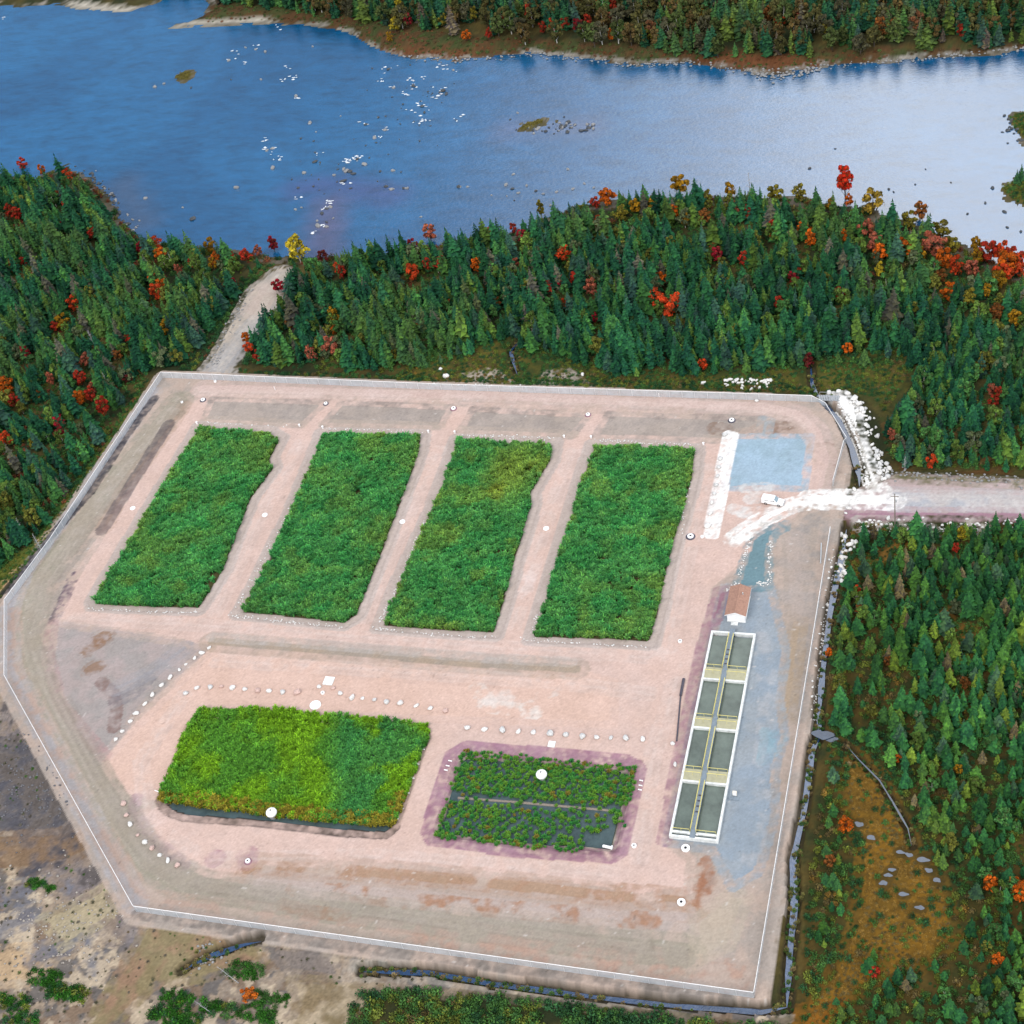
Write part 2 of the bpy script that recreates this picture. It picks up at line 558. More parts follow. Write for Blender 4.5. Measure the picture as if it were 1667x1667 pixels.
M = {}
M['ground'] = ground_mat()
M['river'] = water_mat('river_water', None, 0.06, 3.2, 0.26, 0.8, 'col', (1, 2.4, 1))
M['ditch'] = water_mat('ditch_water', (0.018, 0.050, 0.120), 0.05, 2.2, 0.08, 1.5)
M['pool'] = water_mat('pool_water', (0.025, 0.045, 0.080), 0.05, 1.9, 0.05, 1.5)
M['pond'] = water_mat('pond_water', (0.055, 0.082, 0.085), 0.06, 1.5, 0.08, 1.5)
M['tank_water'] = water_mat('tank_water', tuple(C(116, 130, 120)), 0.10, 1.6, 0.05, 1.2)
M['needle'] = leaf_mat('needles', 0.50, trans=0.08)
M['leaf'] = leaf_mat('leaves', 0.45, trans=0.15, turn=0.8)
M['reed'] = leaf_mat('reed_blades', 0.45, trans=0.2)
M['shrub'] = leaf_mat('shrub_leaves', 0.45, trans=0.12)
M['bark'] = simple('bark', (0.07, 0.055, 0.045), 0.9, 0.3, 3)
M['pale_bark'] = simple('pale_bark', (0.52, 0.50, 0.46), 0.9, 0.25, 3)
M['grey_wood'] = simple('grey_dead_wood', (0.34, 0.34, 0.35), 0.9, 0.25, 3)
M['rock_white'] = simple('white_stone', (0.62, 0.61, 0.59), 0.9, 0.25, 2.0, bump=0.5)
M['rubble'] = simple('grey_brown_rubble', (0.30, 0.27, 0.24), 0.9, 0.3, .15)
M['rubble_dark'] = simple('dark_rubble', (0.12, 0.12, 0.13), 0.9, 0.35, .15)
M['rock_pale'] = simple('pale_grey_stone', (0.52, 0.52, 0.51), 0.9, 0.22, 2.0, bump=0.5)
M['rock_pink'] = simple('pink_granite', (0.50, 0.36, 0.32), 0.9, 0.22, 2.0, bump=0.5)
M['rock_grey'] = simple('grey_stone', (0.23, 0.23, 0.23), 0.9, 0.25, 2.0, bump=0.5)
M['rock_dark'] = simple('wet_dark_stone', (0.05, 0.055, 0.06), 0.6, 0.3, 1.2, bump=0.5)
M['foam'] = simple('foam', (0.62, 0.65, 0.68), 0.7, 0.1, 2.0)
M['concrete'] = simple('pale_concrete', (0.62, 0.64, 0.63), 0.85, 0.2, .9)
M['concrete_dark'] = simple('dark_concrete', (0.05, 0.06, 0.055), 0.6, 0.3, 1.0)  # far darker than the outer walls, for channel walls and floor slab
M['white_paint'] = simple('white_paint', (0.80, 0.80, 0.80), 0.5, 0.05, 1.5)
M['shingle'] = simple('brown_shingles', C(196, 152, 132), 0.9, 0.18, 2.2, bump=0.4)
M['yellow'] = simple('yellow_paint', (0.66, 0.58, 0.18), 0.5, 0.1, 1.0)
M['grating'] = simple('steel_grating', C(150, 165, 178), 0.6, 0.15, 2.0)
M['steel'] = simple('galvanised_steel', (0.55, 0.58, 0.60), 0.45, 0.1, 2.0, metal=0.3)
M['chain'] = fence_mat()
M['dark'] = simple('dark_opening', (0.012, 0.012, 0.014), 0.8, 0.1, 2.0)
M['dark_pipe'] = simple('dark_pipe', (0.06, 0.055, 0.075), 0.5, 0.15, 2.0)
M['glass'] = simple('car_glass', (0.015, 0.018, 0.022), 0.08, 0.05, 2.0, spec=0.6)
M['windscreen'] = simple('windscreen_glass', (0.20, 0.28, 0.32), 0.05, 0.05, 2.0, spec=0.8)
M['car_paint'] = simple('white_car_paint', (0.78, 0.79, 0.80), 0.3, 0.03, 1.0, spec=0.5)
M['tyre'] = simple('tyre_rubber', (0.02, 0.02, 0.02), 0.9, 0.1, 3.0)
M['chrome'] = simple('rim_metal', (0.55, 0.55, 0.56), 0.3, 0.05, 3.0, metal=0.8)
M['lamp_red'] = simple('red_lens', (0.4, 0.02, 0.02), 0.3, 0.05, 3.0)
M['lamp_clear'] = simple('clear_lens', (0.7, 0.7, 0.68), 0.2, 0.05, 3.0)
M['timber'] = simple('weathered_timber', (0.34, 0.36, 0.38), 0.9, 0.2, 2.5)
M['pole_wood'] = simple('pole_wood', (0.20, 0.17, 0.14), 0.9, 0.2, 2.5)

# ------------------------------------------------------------------ the ground: one sheet to the horizon, split into its named surfaces
def axis(lo, hi, step, lo2, hi2, step2, far):
    a = list(np.arange(lo, hi + 1e-6, step))
    b0 = list(np.arange(lo - step2, lo2 - 1e-6, -step2))[::-1]
    b1 = list(np.arange(hi + step2, hi2 + 1e-6, step2))
    f, d = [], step2 * 1.5
    p = 0.0
    while p < far:
        p += d
        d *= 1.22
        f.append(p)
    first = (b0 + a)[0]
    last = (a + b1)[-1]
    return np.array([first - q for q in f[::-1]] + b0 + a + b1 + [last + q for q in f])


GX = axis(-122, 136, 0.37, -300, 190, 1.5, 7000)
GY = axis(-116, 122, 0.37, -150, 345, 1.5, 7000)
NX, NY = len(GX), len(GY)
XX, YY = [q.ravel() for q in np.meshgrid(GX, GY)]
ZZ = height(XX, YY)
CC = np.zeros((len(XX), 3))
ZID = np.zeros(len(XX), np.int16)
ZONES = ['ground']
N2, N6, N20 = fbm(XX, YY, 2.2, 1), fbm(XX, YY, 6, 6, 4), fbm(XX, YY, 24, 12, 4)
NB = vnoise(XX, YY, .8, 17)


def lerp_cols(c0, c1, t):
    t = np.clip(t, 0, 1)[:, None]
    return np.asarray(c0)[None] * (1 - t) + np.asarray(c1)[None] * t


def paint(shape, col, soft=0.8, rough=1.0, amt=1.0, patch=None, zone=None, grow=0.0, alt=None):
    """patch: (lo, hi) of the 6 m noise, paints only where it is high; alt: second colour mixed by the 2 m noise"""
    soft *= .55
    d = shape.sd(XX, YY, 10) + grow if isinstance(shape, Shape) else shape + grow
    k = np.nonzero(d > -soft - rough - 0.2)[0]
    if not len(k): return
    dd = d[k] + rough * 1.0 * (0.6 * N2[k] + 0.4 * NB[k] - 0.5)
    w = sstep(-soft / 2, soft / 2, dd) * amt
    if patch is not None:
        w = w * sstep(patch[0], patch[1], 0.55 * N6[k] + 0.45 * N2[k])
    c = np.asarray(col)[None] if alt is None else lerp_cols(col, alt, sstep(0.38, 0.62, 0.5 * N6[k] + 0.5 * N2[k]))
    CC[k] = CC[k] * (1 - w[:, None]) + c * w[:, None]
    if zone:
        if zone not in ZONES: ZONES.append(zone)
        ZID[k[w > 0.5]] = ZONES.index(zone)


# forest floor everywhere
CC[:] = lerp_cols(C(50, 58, 34), C(98, 86, 46), sstep(0.4, 0.68, 0.5 * N6 + 0.5 * N20))
far_low = Shape([(330, 44), (430, 44), (530, 50), (590, 88), (650, 100), (760, 106), (860, 95), (950, 104), (1040, 114), (1120, 110), (1240, 130), (1350, 115), (1460, 108), (1667, 90), (2000, 60),
                 (2000, 20), (1667, 66), (1400, 80), (1200, 82), (1000, 72), (900, 66), (760, 60), (640, 42), (560, 25), (330, 2)], z=-2)
paint(far_low, C(96, 70, 44), 3, 2, 1, alt=C(72, 80, 44))
for q in ((1150, 95, 1340, 105), (620, 85, 760, 92)):
    paint(Shape([(q[0], q[1]), (q[2], q[3])], 8, -2), C(118, 74, 46), 3, 2, .8)
rs = RIVER.sd(XX, YY, 40)
for i in ISLES: rs = np.minimum(rs, -i.sd(XX, YY, 12))
paint(np.where(YY > 170, 1.5 - np.abs(rs + .5), -9), C(160, 154, 144), 2, 1.4, 1, patch=(.42, .58))
paint(np.where(YY <= 170, 3.2 - np.abs(rs + 1.5), -9), C(120, 112, 100), 2, 1.4, 1, patch=(.4, .6))
paint(Shape([(115, 9), (160, 16), (205, 20)], 6, -3), C(196, 190, 176), 2, 1)
paint(Shape([(280, 44), (350, 38), (430, 36)], 5, -3), C(190, 184, 170), 2, 1)
for i in ISLES: paint(i, C(106, 98, 48), 1, 1)
paint(rs, C(88, 84, 70), 3, 0.5)                          # river bed
# bogs
bog_top = Shape([(640, 606), (720, 560), (850, 545), (940, 585), (1100, 605), (1230, 595), (1330, 590), (1420, 560), (1500, 590), (1440, 680), (1420, 650), (1380, 640), (1340, 645), (1000, 640), (640, 628)], z=-1)
paint(bog_top, C(98, 92, 40), 3, 2.5, 1, alt=C(66, 76, 36))
paint(Shape([(1440, 690), (1520, 640), (1700, 620), (1700, 780), (1460, 770)], z=-1), C(86, 82, 42), 4, 2, .8, alt=C(110, 78, 44))
right_floor = Shape([(1385, 850), (1720, 850), (2350, 890), (2350, 2050), (1290, 2050), (1300, 1500), (1335, 1250), (1350, 1000)], z=-1.2)
paint(right_floor, C(58, 64, 32), 3, 2, 1, alt=C(92, 76, 36))
bog = Shape([(1385, 1215), (1440, 1260), (1500, 1390), (1540, 1440), (1560, 1530), (1500, 1580), (1420, 1600), (1330, 1680), (1300, 1660), (1340, 1600), (1390, 1500), (1400, 1390), (1370, 1300)], z=-1.2)
paint(bog, C(142, 104, 34), 4, 2.5, 1, alt=C(116, 88, 32))
paint(Shape([(1300, 1640), (1370, 1630), (1420, 1720), (1290, 1720)], z=-1.2), C(150, 100, 34), 4, 2)
for q in ((1540, 1000, 1590, 1060), (1500, 960, 1530, 1010), (1480, 880, 1400, 930)):
    paint(Shape([q[:2], q[2:]], 5, -1.2), C(142, 104, 46), 3, 2, .8)
# sandy bits along the far fence
paint(Shape([(725, 622), (740, 612), (800, 600), (832, 624), (780, 632)], z=-1), C(188, 176, 160), 1.5, 1.4, 1, patch=(.3, .5))
paint(Shape([(872, 628), (890, 606), (925, 602), (965, 632)], z=-1), C(180, 170, 158), 1.5, 1.4, 1, patch=(.3, .5))
paint(Shape([(680, 624), (1000, 640), (1320, 650)], 2.5), C(176, 166, 150), 1, 1, 1, patch=(.42, .55))
# grassy verge and sandy lip outside the west fence
paint(Shape([(240, 655), (150, 790), (70, 880), (0, 950)], 9, -1), C(112, 116, 48), 2.5, 2, .9, alt=C(84, 100, 44))
paint(Shape([(232, 664), (160, 770), (95, 850), (50, 905), (0, 960)], 2.6, -.5), C(214, 178, 134), 1, 1, 1, patch=(.36, .5))
# bare ground south-west of the fence
dirt = Shape([(-700, 1010), (-100, 1000), (0, 985), (14, 1110), (222, 1490), (600, 1545), (1230, 1630), (1284, 1650), (1240, 1670), (1000, 1640), (780, 1615), (600, 1610), (520, 1640), (500, 1900), (-900, 2400)])
paint(dirt, C(176, 158, 138), 2, 1.2, 1, alt=C(150, 140, 130))
paint(dirt, C(140, 118, 98), 2, 1, .85, patch=(.50, .58))
paint(np.where(dirt.sd(XX, YY, 10) > 0, (fbm(XX, YY, 3.2, 19) - .56) * 30, -9), C(112, 108, 106), 1.2, 2.0, .85)
paint(np.where(dirt.sd(XX, YY, 10) > 0, (fbm(XX, YY, 4.5, 22) - .60) * 30, -9), C(216, 198, 172), 2, 1.5, .75)
paint(Shape([(8, 1130), (120, 1310), (222, 1500), (300, 1520), (250, 1560), (180, 1530), (60, 1420), (-60, 1250)]), C(150, 134, 122), 3, 2, .8, alt=C(132, 126, 130))
paint(Shape([(-100, 1195), (40, 1200), (85, 1240), (118, 1290), (140, 1330), (90, 1350), (30, 1352), (-100, 1360)]), C(86, 88, 98), 2.5, 2, .9, alt=C(128, 118, 110))
paint(Shape([(-100, 1195), (40, 1200), (85, 1240), (118, 1290), (140, 1330), (90, 1350), (30, 1352), (-100, 1360)]), C(150, 138, 128), 1.5, 2, .9, patch=(.54, .58))
paint(Shape([(-100, 1120), (20, 1130), (100, 1280), (200, 1460), (60, 1400), (-100, 1300)]), C(96, 90, 88), 1.5, 2, .8, patch=(.53, .57))
paint(Shape([(-60, 1350), (60, 1350), (150, 1345), (170, 1380), (60, 1410), (-60, 1420)]), C(140, 112, 84), 2.5, 2, .8, alt=C(122, 108, 100))
paint(Shape([(40, 1420), (90, 1390), (110, 1370)], 3), C(80, 82, 92), 2, 1.6, .8, patch=(.4, .55))
paint(Shape([(-40, 1540), (40, 1535), (78, 1565), (40, 1595), (-40, 1600)]), C(208, 178, 140), 2, 1.5, .8)
for q in (((0, 1500), (60, 1480)), ((60, 1550), (120, 1530)), ((10, 1450), (90, 1440)), ((110, 1500), (150, 1560))):
    paint(Shape(q, 5), C(122, 124, 134), 2, 2, .8, patch=(.42, .56))
paint(Shape([(60, 1490), (170, 1440), (190, 1480), (100, 1540)]), C(198, 184, 150), 2, 1.6, .8)
paint(Shape([(240, 1500), (420, 1530), (430, 1560), (330, 1590), (250, 1600), (180, 1667), (120, 1690), (200, 1560)]), C(164, 132, 106), 2.5, 2, .9, alt=C(150, 136, 100))
paint(Shape([(430, 1535), (540, 1550), (560, 1590), (470, 1580)]), C(140, 130, 124), 2, 1.5, .9)
paint(Shape([(470, 1590), (620, 1590), (560, 1700), (440, 1700), (480, 1640)]), C(200, 182, 154), 2, 2, .8, alt=C(150, 132, 100))
paint(Shape([(570, 1550), (900, 1590), (1230, 1632), (1278, 1642), (1000, 1628), (700, 1590), (560, 1585)]), C(188, 178, 166), 1.5, 1, .9, alt=C(160, 158, 150))
# roads
paint(ROAD_VERGE, C(206, 186, 184), 2, 1.2, zone='road_verge')
paint(Shape([(1445, 775), (1560, 778), (1700, 788)], 3), C(194, 184, 168), 2, 1.5, .9, patch=(.38, .52), alt=C(110, 108, 70))
paint(Shape([(1385, 836), (1460, 835), (1667, 836), (2000, 850)], 2.6), C(182, 142, 158), 1, .7, .95)
paint(Shape([(1400, 852), (1480, 856), (1600, 856)], 3, -.6), C(196, 190, 182), 1.5, 1.5, 1, patch=(.4, .55))
paint(ROAD, C(196, 198, 204), 1.5, 1, zone='access_road', alt=C(206, 194, 192))
paint(FTRACK, C(204, 192, 178), 1.5, 1.6, zone='forest_track', alt=C(178, 172, 164))
paint(Shape([(345, 612), (400, 545), (440, 505)], 7), C(178, 178, 180), 2, 1, .8)
paint(Shape([(420, 500), (440, 470)], 9), C(214, 196, 184), 2, 1, .8)
# the compound
paint(SITE, C(206, 186, 172), 1.2, .6, zone='compound_ground', grow=2.2, alt=C(188, 176, 166))
paint(Shape([(330, 632), (800, 644), (1240, 662), (1296, 674), (1326, 702), (1340, 745), (1325, 805)], 5), C(224, 198, 188), 1.5, .8, zone='gravel_yard')
paint(Shape([(325, 645), (560, 648), (1180, 680), (1192, 700), (1300, 700), (1336, 760), (1320, 800), (1280, 850), (1200, 930), (1165, 960), (1135, 1080), (1112, 1180), (1092, 1375), (1125, 1400), (1120, 1450), (1040, 1462),
             (850, 1430), (640, 1412), (400, 1400), (400, 1432), (330, 1440), (268, 1395), (228, 1330), (215, 1310), (157, 1243), (220, 1170), (345, 1056), (250, 1036), (90, 1012), (110, 960), (300, 660)]),
      C(233, 203, 190), .8, .5, zone='gravel_yard', alt=C(229, 201, 189))
paint(Shape([(345, 1060), (620, 1075), (940, 1095), (1000, 1110), (1000, 1180), (690, 1170), (330, 1150), (270, 1300), (200, 1290), (170, 1240)]), C(237, 203, 186), 2, 1, .85)
for p in ([(345, 650), (530, 656), (490, 694), (330, 686)], [(555, 656), (735, 663), (716, 697), (524, 692)], [(770, 666), (960, 676), (930, 711), (748, 703)], [(990, 674), (1240, 682), (1240, 700), (1170, 718), (968, 711)]):
    paint(Shape(p), C(190, 178, 168), 1.2, .8, .95, zone='compound_ground', alt=C(176, 166, 158))
    q = np.array(p, float)
    paint(Shape([q[3] * .9 + q[0] * .1, q[2] * .9 + q[1] * .1], 1.2), C(206, 188, 172), 1, .6, .7)
    paint(Shape([q[0], q[1]], .8), C(160, 146, 138), .8, .8, .6, patch=(.45, .6))
paint(Shape([(1240, 690), (1300, 690), (1320, 712), (1195, 712)]), C(196, 176, 164), 2, 1.2, .9, zone='compound_ground')
for q in ((1275, 700, 5), (1292, 708, 4), (1350, 765, 3), (1345, 730, 3), (1172, 697, 3)):
    paint(Shape([(q[0] - 6, q[1]), (q[0] + 6, q[1] + 3)], q[2]), C(150, 124, 108), 1.5, 1.4, .8, patch=(.4, .55))
# the olive track round the edge
paint(Shape([(290, 655), (170, 800), (62, 945), (44, 1030), (68, 1115), (130, 1230), (175, 1310), (240, 1400), (320, 1446), (500, 1478), (700, 1505), (1000, 1545), (1110, 1556)], 7.5), C(178, 168, 152), 2, 1, .95, zone='perimeter_track', alt=C(170, 164, 146))
paint(Shape([(250, 1310), (220, 1330), (270, 1400), (300, 1412), (210, 1370), (175, 1290)]), C(176, 168, 152), 2, .8, .9)
paint(Shape([(250, 640), (40, 930), (14, 1000), (18, 1090), (130, 1300), (222, 1470)], 3.5), C(192, 188, 190), 1.5, 1, .8)
paint(Shape([(20, 1000), (24, 1085), (130, 1290), (215, 1440), (230, 1462), (800, 1535), (1200, 1590)], 3), C(204, 176, 160), 1.5, 1.2, .8, patch=(.4, .56))
paint(Shape([(90, 1015), (335, 1055), (240, 1140), (160, 1240), (118, 1190), (82, 1090)]), C(190, 176, 172), 1.5, .8, 1, zone='compound_ground', alt=C(178, 170, 166))
for q in ((150, 1050, 3.0), (163, 1040, 2), (155, 1088, 1.6)):
    paint(Shape([(q[0] - 6, q[1] + 3), (q[0] + 6, q[1] - 3)], q[2]), C(158, 122, 96), 2.5, 2.4, .75, patch=(.40, .56), grow=.5)
paint(Shape([(165, 1110), (185, 1130), (190, 1155), (185, 1185)], 1.2), C(148, 122, 116), 1, .9, .9)
paint(Shape([(190, 1140), (215, 1130), (240, 1105)], 2.2), C(138, 134, 140), 1.4, 1.2, .7)
paint(Shape([(190, 1120), (245, 1095), (300, 1055)], 3), C(172, 170, 174), 2, 1, .7)
paint(Shape([(85, 1015), (78, 1070), (100, 1150), (170, 1230)], 1.4), C(196, 158, 156), 1, .7, .7)
paint(Shape([(345, 1044), (600, 1065), (770, 1080), (938, 1089)], 4.2), C(186, 168, 148), 1.6, .7, .95, zone='swale', alt=C(176, 164, 150))
paint(Shape([(345, 1037), (600, 1056), (770, 1070), (930, 1078)], .9), C(206, 198, 192), .8, .4, .8)
paint(Shape([(300, 662), (200, 800), (170, 860)], 3), C(196, 168, 148), 1.5, 1, .8)
paint(Shape([(120, 938), (98, 990), (88, 1010)], 1.2), C(110, 92, 110), .7, .8, .9, patch=(.4, .52))
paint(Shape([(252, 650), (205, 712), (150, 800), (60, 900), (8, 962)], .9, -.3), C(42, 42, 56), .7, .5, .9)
paint(Shape([(222, 1488), (560, 1540), (900, 1585), (1228, 1632)], .5), C(110, 104, 100), .6, .5, .7)
# brown weedy strips at the south side
paint(Shape([(405, 1412), (560, 1420), (750, 1436), (980, 1462), (1125, 1474)], 5.5), C(186, 142, 112), 2.2, 1.6, .9, patch=(.34, .52), alt=C(190, 158, 132), zone='compound_ground')
paint(Shape([(420, 1436), (700, 1458), (1000, 1490), (1110, 1492)], 4), C(204, 188, 180), 2, 1, .8, zone='compound_ground')
paint(Shape([(480, 1445), (720, 1472), (1060, 1500)], 2), C(184, 140, 112), 1.5, 1.4, .9, patch=(.5, .6))
paint(Shape([(460, 1472), (500, 1484), (560, 1490)], .9), C(168, 124, 96), .8, .7, .9)
paint(Shape([(700, 1520), (900, 1545), (1200, 1590)], 5), C(200, 168, 150), 2, 1.6, .9, patch=(.44, .58))
paint(Shape([(1150, 1400), (1160, 1440), (1135, 1470), (1120, 1440)]), C(176, 122, 92), 2, 1.4, .9, patch=(.3, .5))
paint(Shape([(1130, 1500), (1190, 1450), (1220, 1460), (1190, 1540), (1130, 1570)]), C(206, 192, 172), 2.5, 1.2, .7)
# ground between the tanks and the east fence
paint(Shape([(1265, 870), (1345, 830), (1320, 980), (1290, 1180), (1262, 1400), (1225, 1400), (1275, 1150)]), C(186, 172, 160), 2, 1.2, .9, zone='compound_ground', alt=C(174, 166, 160))
paint(Shape([(1285, 1000), (1310, 1010), (1270, 1330), (1245, 1330)]), C(190, 166, 136), 2.5, 1.5, .7, patch=(.38, .55))
paint(Shape([(1290, 880), (1300, 1000)], 5), C(200, 184, 174), 2, 1.5, .6)
paint(Shape([(1178, 955), (1252, 950), (1262, 985), (1280, 1060), (1270, 1140), (1278, 1200), (1262, 1250), (1262, 1330), (1235, 1420), (1192, 1445), (1160, 1385), (1085, 1372), (1165, 1015)]), C(160, 175, 188), 1.4, .9, .97, zone='blue_gravel', alt=C(170, 180, 188))
paint(Shape([(1238, 1040), (1252, 1120), (1240, 1260), (1225, 1400)], 2.2), C(196, 198, 202), 1.5, 1.2, .6, patch=(.42, .56))
paint(Shape([(1245, 1190), (1275, 1200), (1262, 1225), (1240, 1240)]), C(150, 190, 204), 1.5, 1, .6)
paint(Shape([(1196, 958), (1212, 908), (1222, 876), (1245, 862), (1281, 851), (1281, 860), (1262, 870), (1252, 895), (1252, 958)]), C(124, 158, 168), .6, .4, .98, zone='blue_gravel')
paint(Shape([(1193, 710), (1320, 710), (1310, 796), (1250, 794), (1180, 796)]), C(178, 206, 226), 1.2, .7, .97, zone='parking_pad', alt=C(168, 196, 212))
paint(Shape([(1240, 680), (1256, 684), (1250, 712), (1234, 712)]), C(176, 186, 190), 1, .8, .8)
paint(Shape([(1168, 960), (1192, 956), (1180, 990), (1162, 1020), (1130, 1170), (1085, 1372), (1076, 1368), (1100, 1240), (1118, 1150), (1138, 1060)]), C(166, 122, 140), .6, .4, .97, zone='purple_gravel', alt=C(176, 136, 148))
for q in ((1210, 835, 1235, 832), (1215, 795, 1250, 793), (1195, 828, 1212, 834), (1222, 812, 1238, 810)):
    paint(Shape([q[:2], q[2:]], 1.6), C(244, 240, 236), 1, .9, .8)
paint(Shape([(775, 1120), (800, 1150), (870, 1160)], 1.8), C(244, 236, 228), 1, .9, .85, patch=(.44, .56))
paint(Shape([(790, 1140), (860, 1130), (900, 1120)], 3), C(240, 228, 220), 1.2, 1, .7, patch=(.5, .62))
paint(Shape([(850, 960), (860, 940)], 2.2), C(242, 226, 220), 1.2, .8, .7)
for q in ((350, 1398, 2.2), (403, 1393, 2.4), (403, 1404, 1.8)):
    paint(Shape([(q[0] - 2, q[1] + 1), (q[0] + 2, q[1] - 1)], q[2]), C(184, 138, 150), .6, .4, .9)
paint(Shape([(222, 1300), (218, 1318), (240, 1360), (300, 1408)], 1.0), C(172, 136, 152), .8, .6, .8)
paint(RING_IN, C(206, 194, 178), .6, .4, 1, zone='pond_bank')
paint(RINGS, C(172, 128, 148), .4, .3, 1, zone='purple_gravel', alt=C(182, 142, 158))
# soil of the planted beds
for b in BEDS:
    paint(b, C(206, 192, 184), .8, .5, .9, grow=1.6)
    paint(b, C(96, 90, 58), .5, .3, 1, zone='bed_soil', grow=-.3)
paint(POND_BIG, C(66, 66, 44), .5, .3, 1, zone='bed_soil', grow=-.1)
paint(Shape([(260, 1300), (264, 1312), (285, 1328), (330, 1334), (420, 1340), (560, 1356), (628, 1360), (644, 1346), (640, 1336), (440, 1322)]), C(50, 50, 46), .6, .3, 1, zone='bed_soil', alt=C(70, 60, 52))  # bare soil and water south of the reeds, their shade painted into the colour
paint(POND_SMALL, C(54, 62, 48), .5, .4, 1, zone='bed_soil')
for wp in WHITE_PATHS: paint(wp, (.70, .695, .68), .7, .9, 1, zone='white_gravel_path', alt=(.60, .59, .57))
paint(WHITE_BAR, (.72, .715, .70), .8, .5, 1, zone='white_gravel_strip', grow=.1, alt=(.68, .675, .66))
paint(Shape([(1210, 862), (1260, 842), (1310, 826)], .5), C(206, 198, 186), .5, .5, .6, patch=(.45, .6))
paint(Shape([(1375, 680), (1400, 735), (1420, 790)], .5), C(206, 200, 188), .5, .4, .7)
for d in POOLS: paint(d, C(84, 70, 34), 1.6, .8, .7, grow=.5)
for d in DITCHES: paint(d, C(72, 66, 48), 1.4, .9, .85, grow=.35)
# wheel ruts
def ruts(px, col, amt=.5, gap=1.7, w=.42, patch=(.3, .5)):
    c = unproj(px)[:, :2]
    d = np.gradient(c, axis=0)
    d /= np.linalg.norm(d, axis=1)[:, None] + 1e-9
    for s in (-.5, .5):
        sh = Shape([(0, 0), (1, 1)], w)
        sh.pts = c + np.stack([-d[:, 1], d[:, 0]], 1) * gap * s
        sh.lo, sh.hi = sh.pts.min(0), sh.pts.max(0)
        paint(sh, col, .8, .4, amt, patch=patch)


for px in ([(290, 650), (170, 800), (62, 945), (44, 1030), (68, 1115), (130, 1230), (175, 1310), (240, 1400), (320, 1446), (500, 1478), (700, 1505), (1000, 1545), (1110, 1556)], [(282, 668), (160, 830), (78, 950), (60, 1040), (90, 1130), (160, 1260), (260, 1395), (340, 1434), (700, 1490), (1050, 1530)]):
    ruts(px, C(206, 194, 182), .55)
    ruts([(a + 9, b + 4) for a, b in px], C(150, 140, 126), .45)
for px in ([(490, 720), (420, 850), (350, 1000)], [(715, 730), (650, 870), (590, 1010)], [(935, 735), (885, 860), (835, 1020)], [(1160, 760), (1120, 900), (1085, 1060)], [(100, 1005), (400, 1022), (700, 1046), (1060, 1070), (1100, 1060)], [(350, 1075), (600, 1090), (900, 1110), (1060, 1130)], [(1110, 1080), (1060, 1240), (1040, 1400)],
           [(300, 1130), (230, 1240), (240, 1340), (330, 1400), (600, 1395), (1000, 1425)]):
    ruts(px, C(240, 222, 214), .45)
    ruts([(a + 6, b + 6) for a, b in px], C(206, 180, 168), .4, patch=(.46, .6))
for px in ([(320, 636), (800, 646), (1240, 664), (1300, 680), (1335, 740)],): ruts(px, C(236, 214, 204), .6)
for px in ([(1450, 806), (1667, 808), (1900, 818)], [(1450, 820), (1667, 822), (1900, 832)]): ruts(px, C(226, 222, 220), .7)
for px in ([(350, 605), (395, 545), (430, 500), (450, 460)],): ruts(px, C(226, 214, 200), .6)
paint(RINGS, C(168, 122, 142), .5, .25, 1, zone='purple_gravel', alt=C(180, 140, 156))
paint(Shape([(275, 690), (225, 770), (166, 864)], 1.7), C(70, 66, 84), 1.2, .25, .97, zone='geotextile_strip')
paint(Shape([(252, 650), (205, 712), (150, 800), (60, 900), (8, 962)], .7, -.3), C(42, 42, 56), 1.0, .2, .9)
# light specks: scattered small stones on the bare ground
sp = (vnoise(XX, YY, .75, 21) > .965) & np.isin(ZID, [ZONES.index(z) for z in ('compound_ground', 'perimeter_track', 'road_verge', 'forest_track', 'blue_gravel')])
CC[sp] = CC[sp] * .5 + .5 * C(238, 232, 226)
gz = np.isin(ZID, [i for i, z in enumerate(ZONES) if z not in ('white_gravel_path', 'white_gravel_strip', 'ground')])
grit = RNG.normal(0, 1, len(XX))
CC *= (1 + np.where(gz, .045, .10) * grit + np.where(gz, .06, .35) * (fbm(XX, YY, 1.6, 20) - .5))[:, None]
dk = (vnoise(XX, YY, .6, 13) > .975) & gz
CC[dk] *= .72
CC = np.clip(CC, .003, .85)

QI = (np.arange(NY - 1)[:, None] * NX + np.arange(NX - 1)[None, :]).ravel()
QUADS = np.stack([QI, QI + 1, QI + 1 + NX, QI + NX], 1)
QZ = ZID[QUADS[:, 2]]
VV = np.stack([XX, YY, ZZ], 1)
for zi, zn in enumerate(ZONES):
    q = QUADS[QZ == zi]
    if not len(q): continue
    u, inv = np.unique(q, return_inverse=True)
    me = mesh_np(zn, VV[u], inv.reshape(-1, 4), M['ground'], smooth=True)
    ca = me.color_attributes.new('col', 'FLOAT_COLOR', 'POINT')
    ca.data.foreach_set('color', np.concatenate([CC[u], np.ones((len(u), 1))], 1).astype(np.float32).ravel())
    set_props(ob(zn, me), kind='structure')

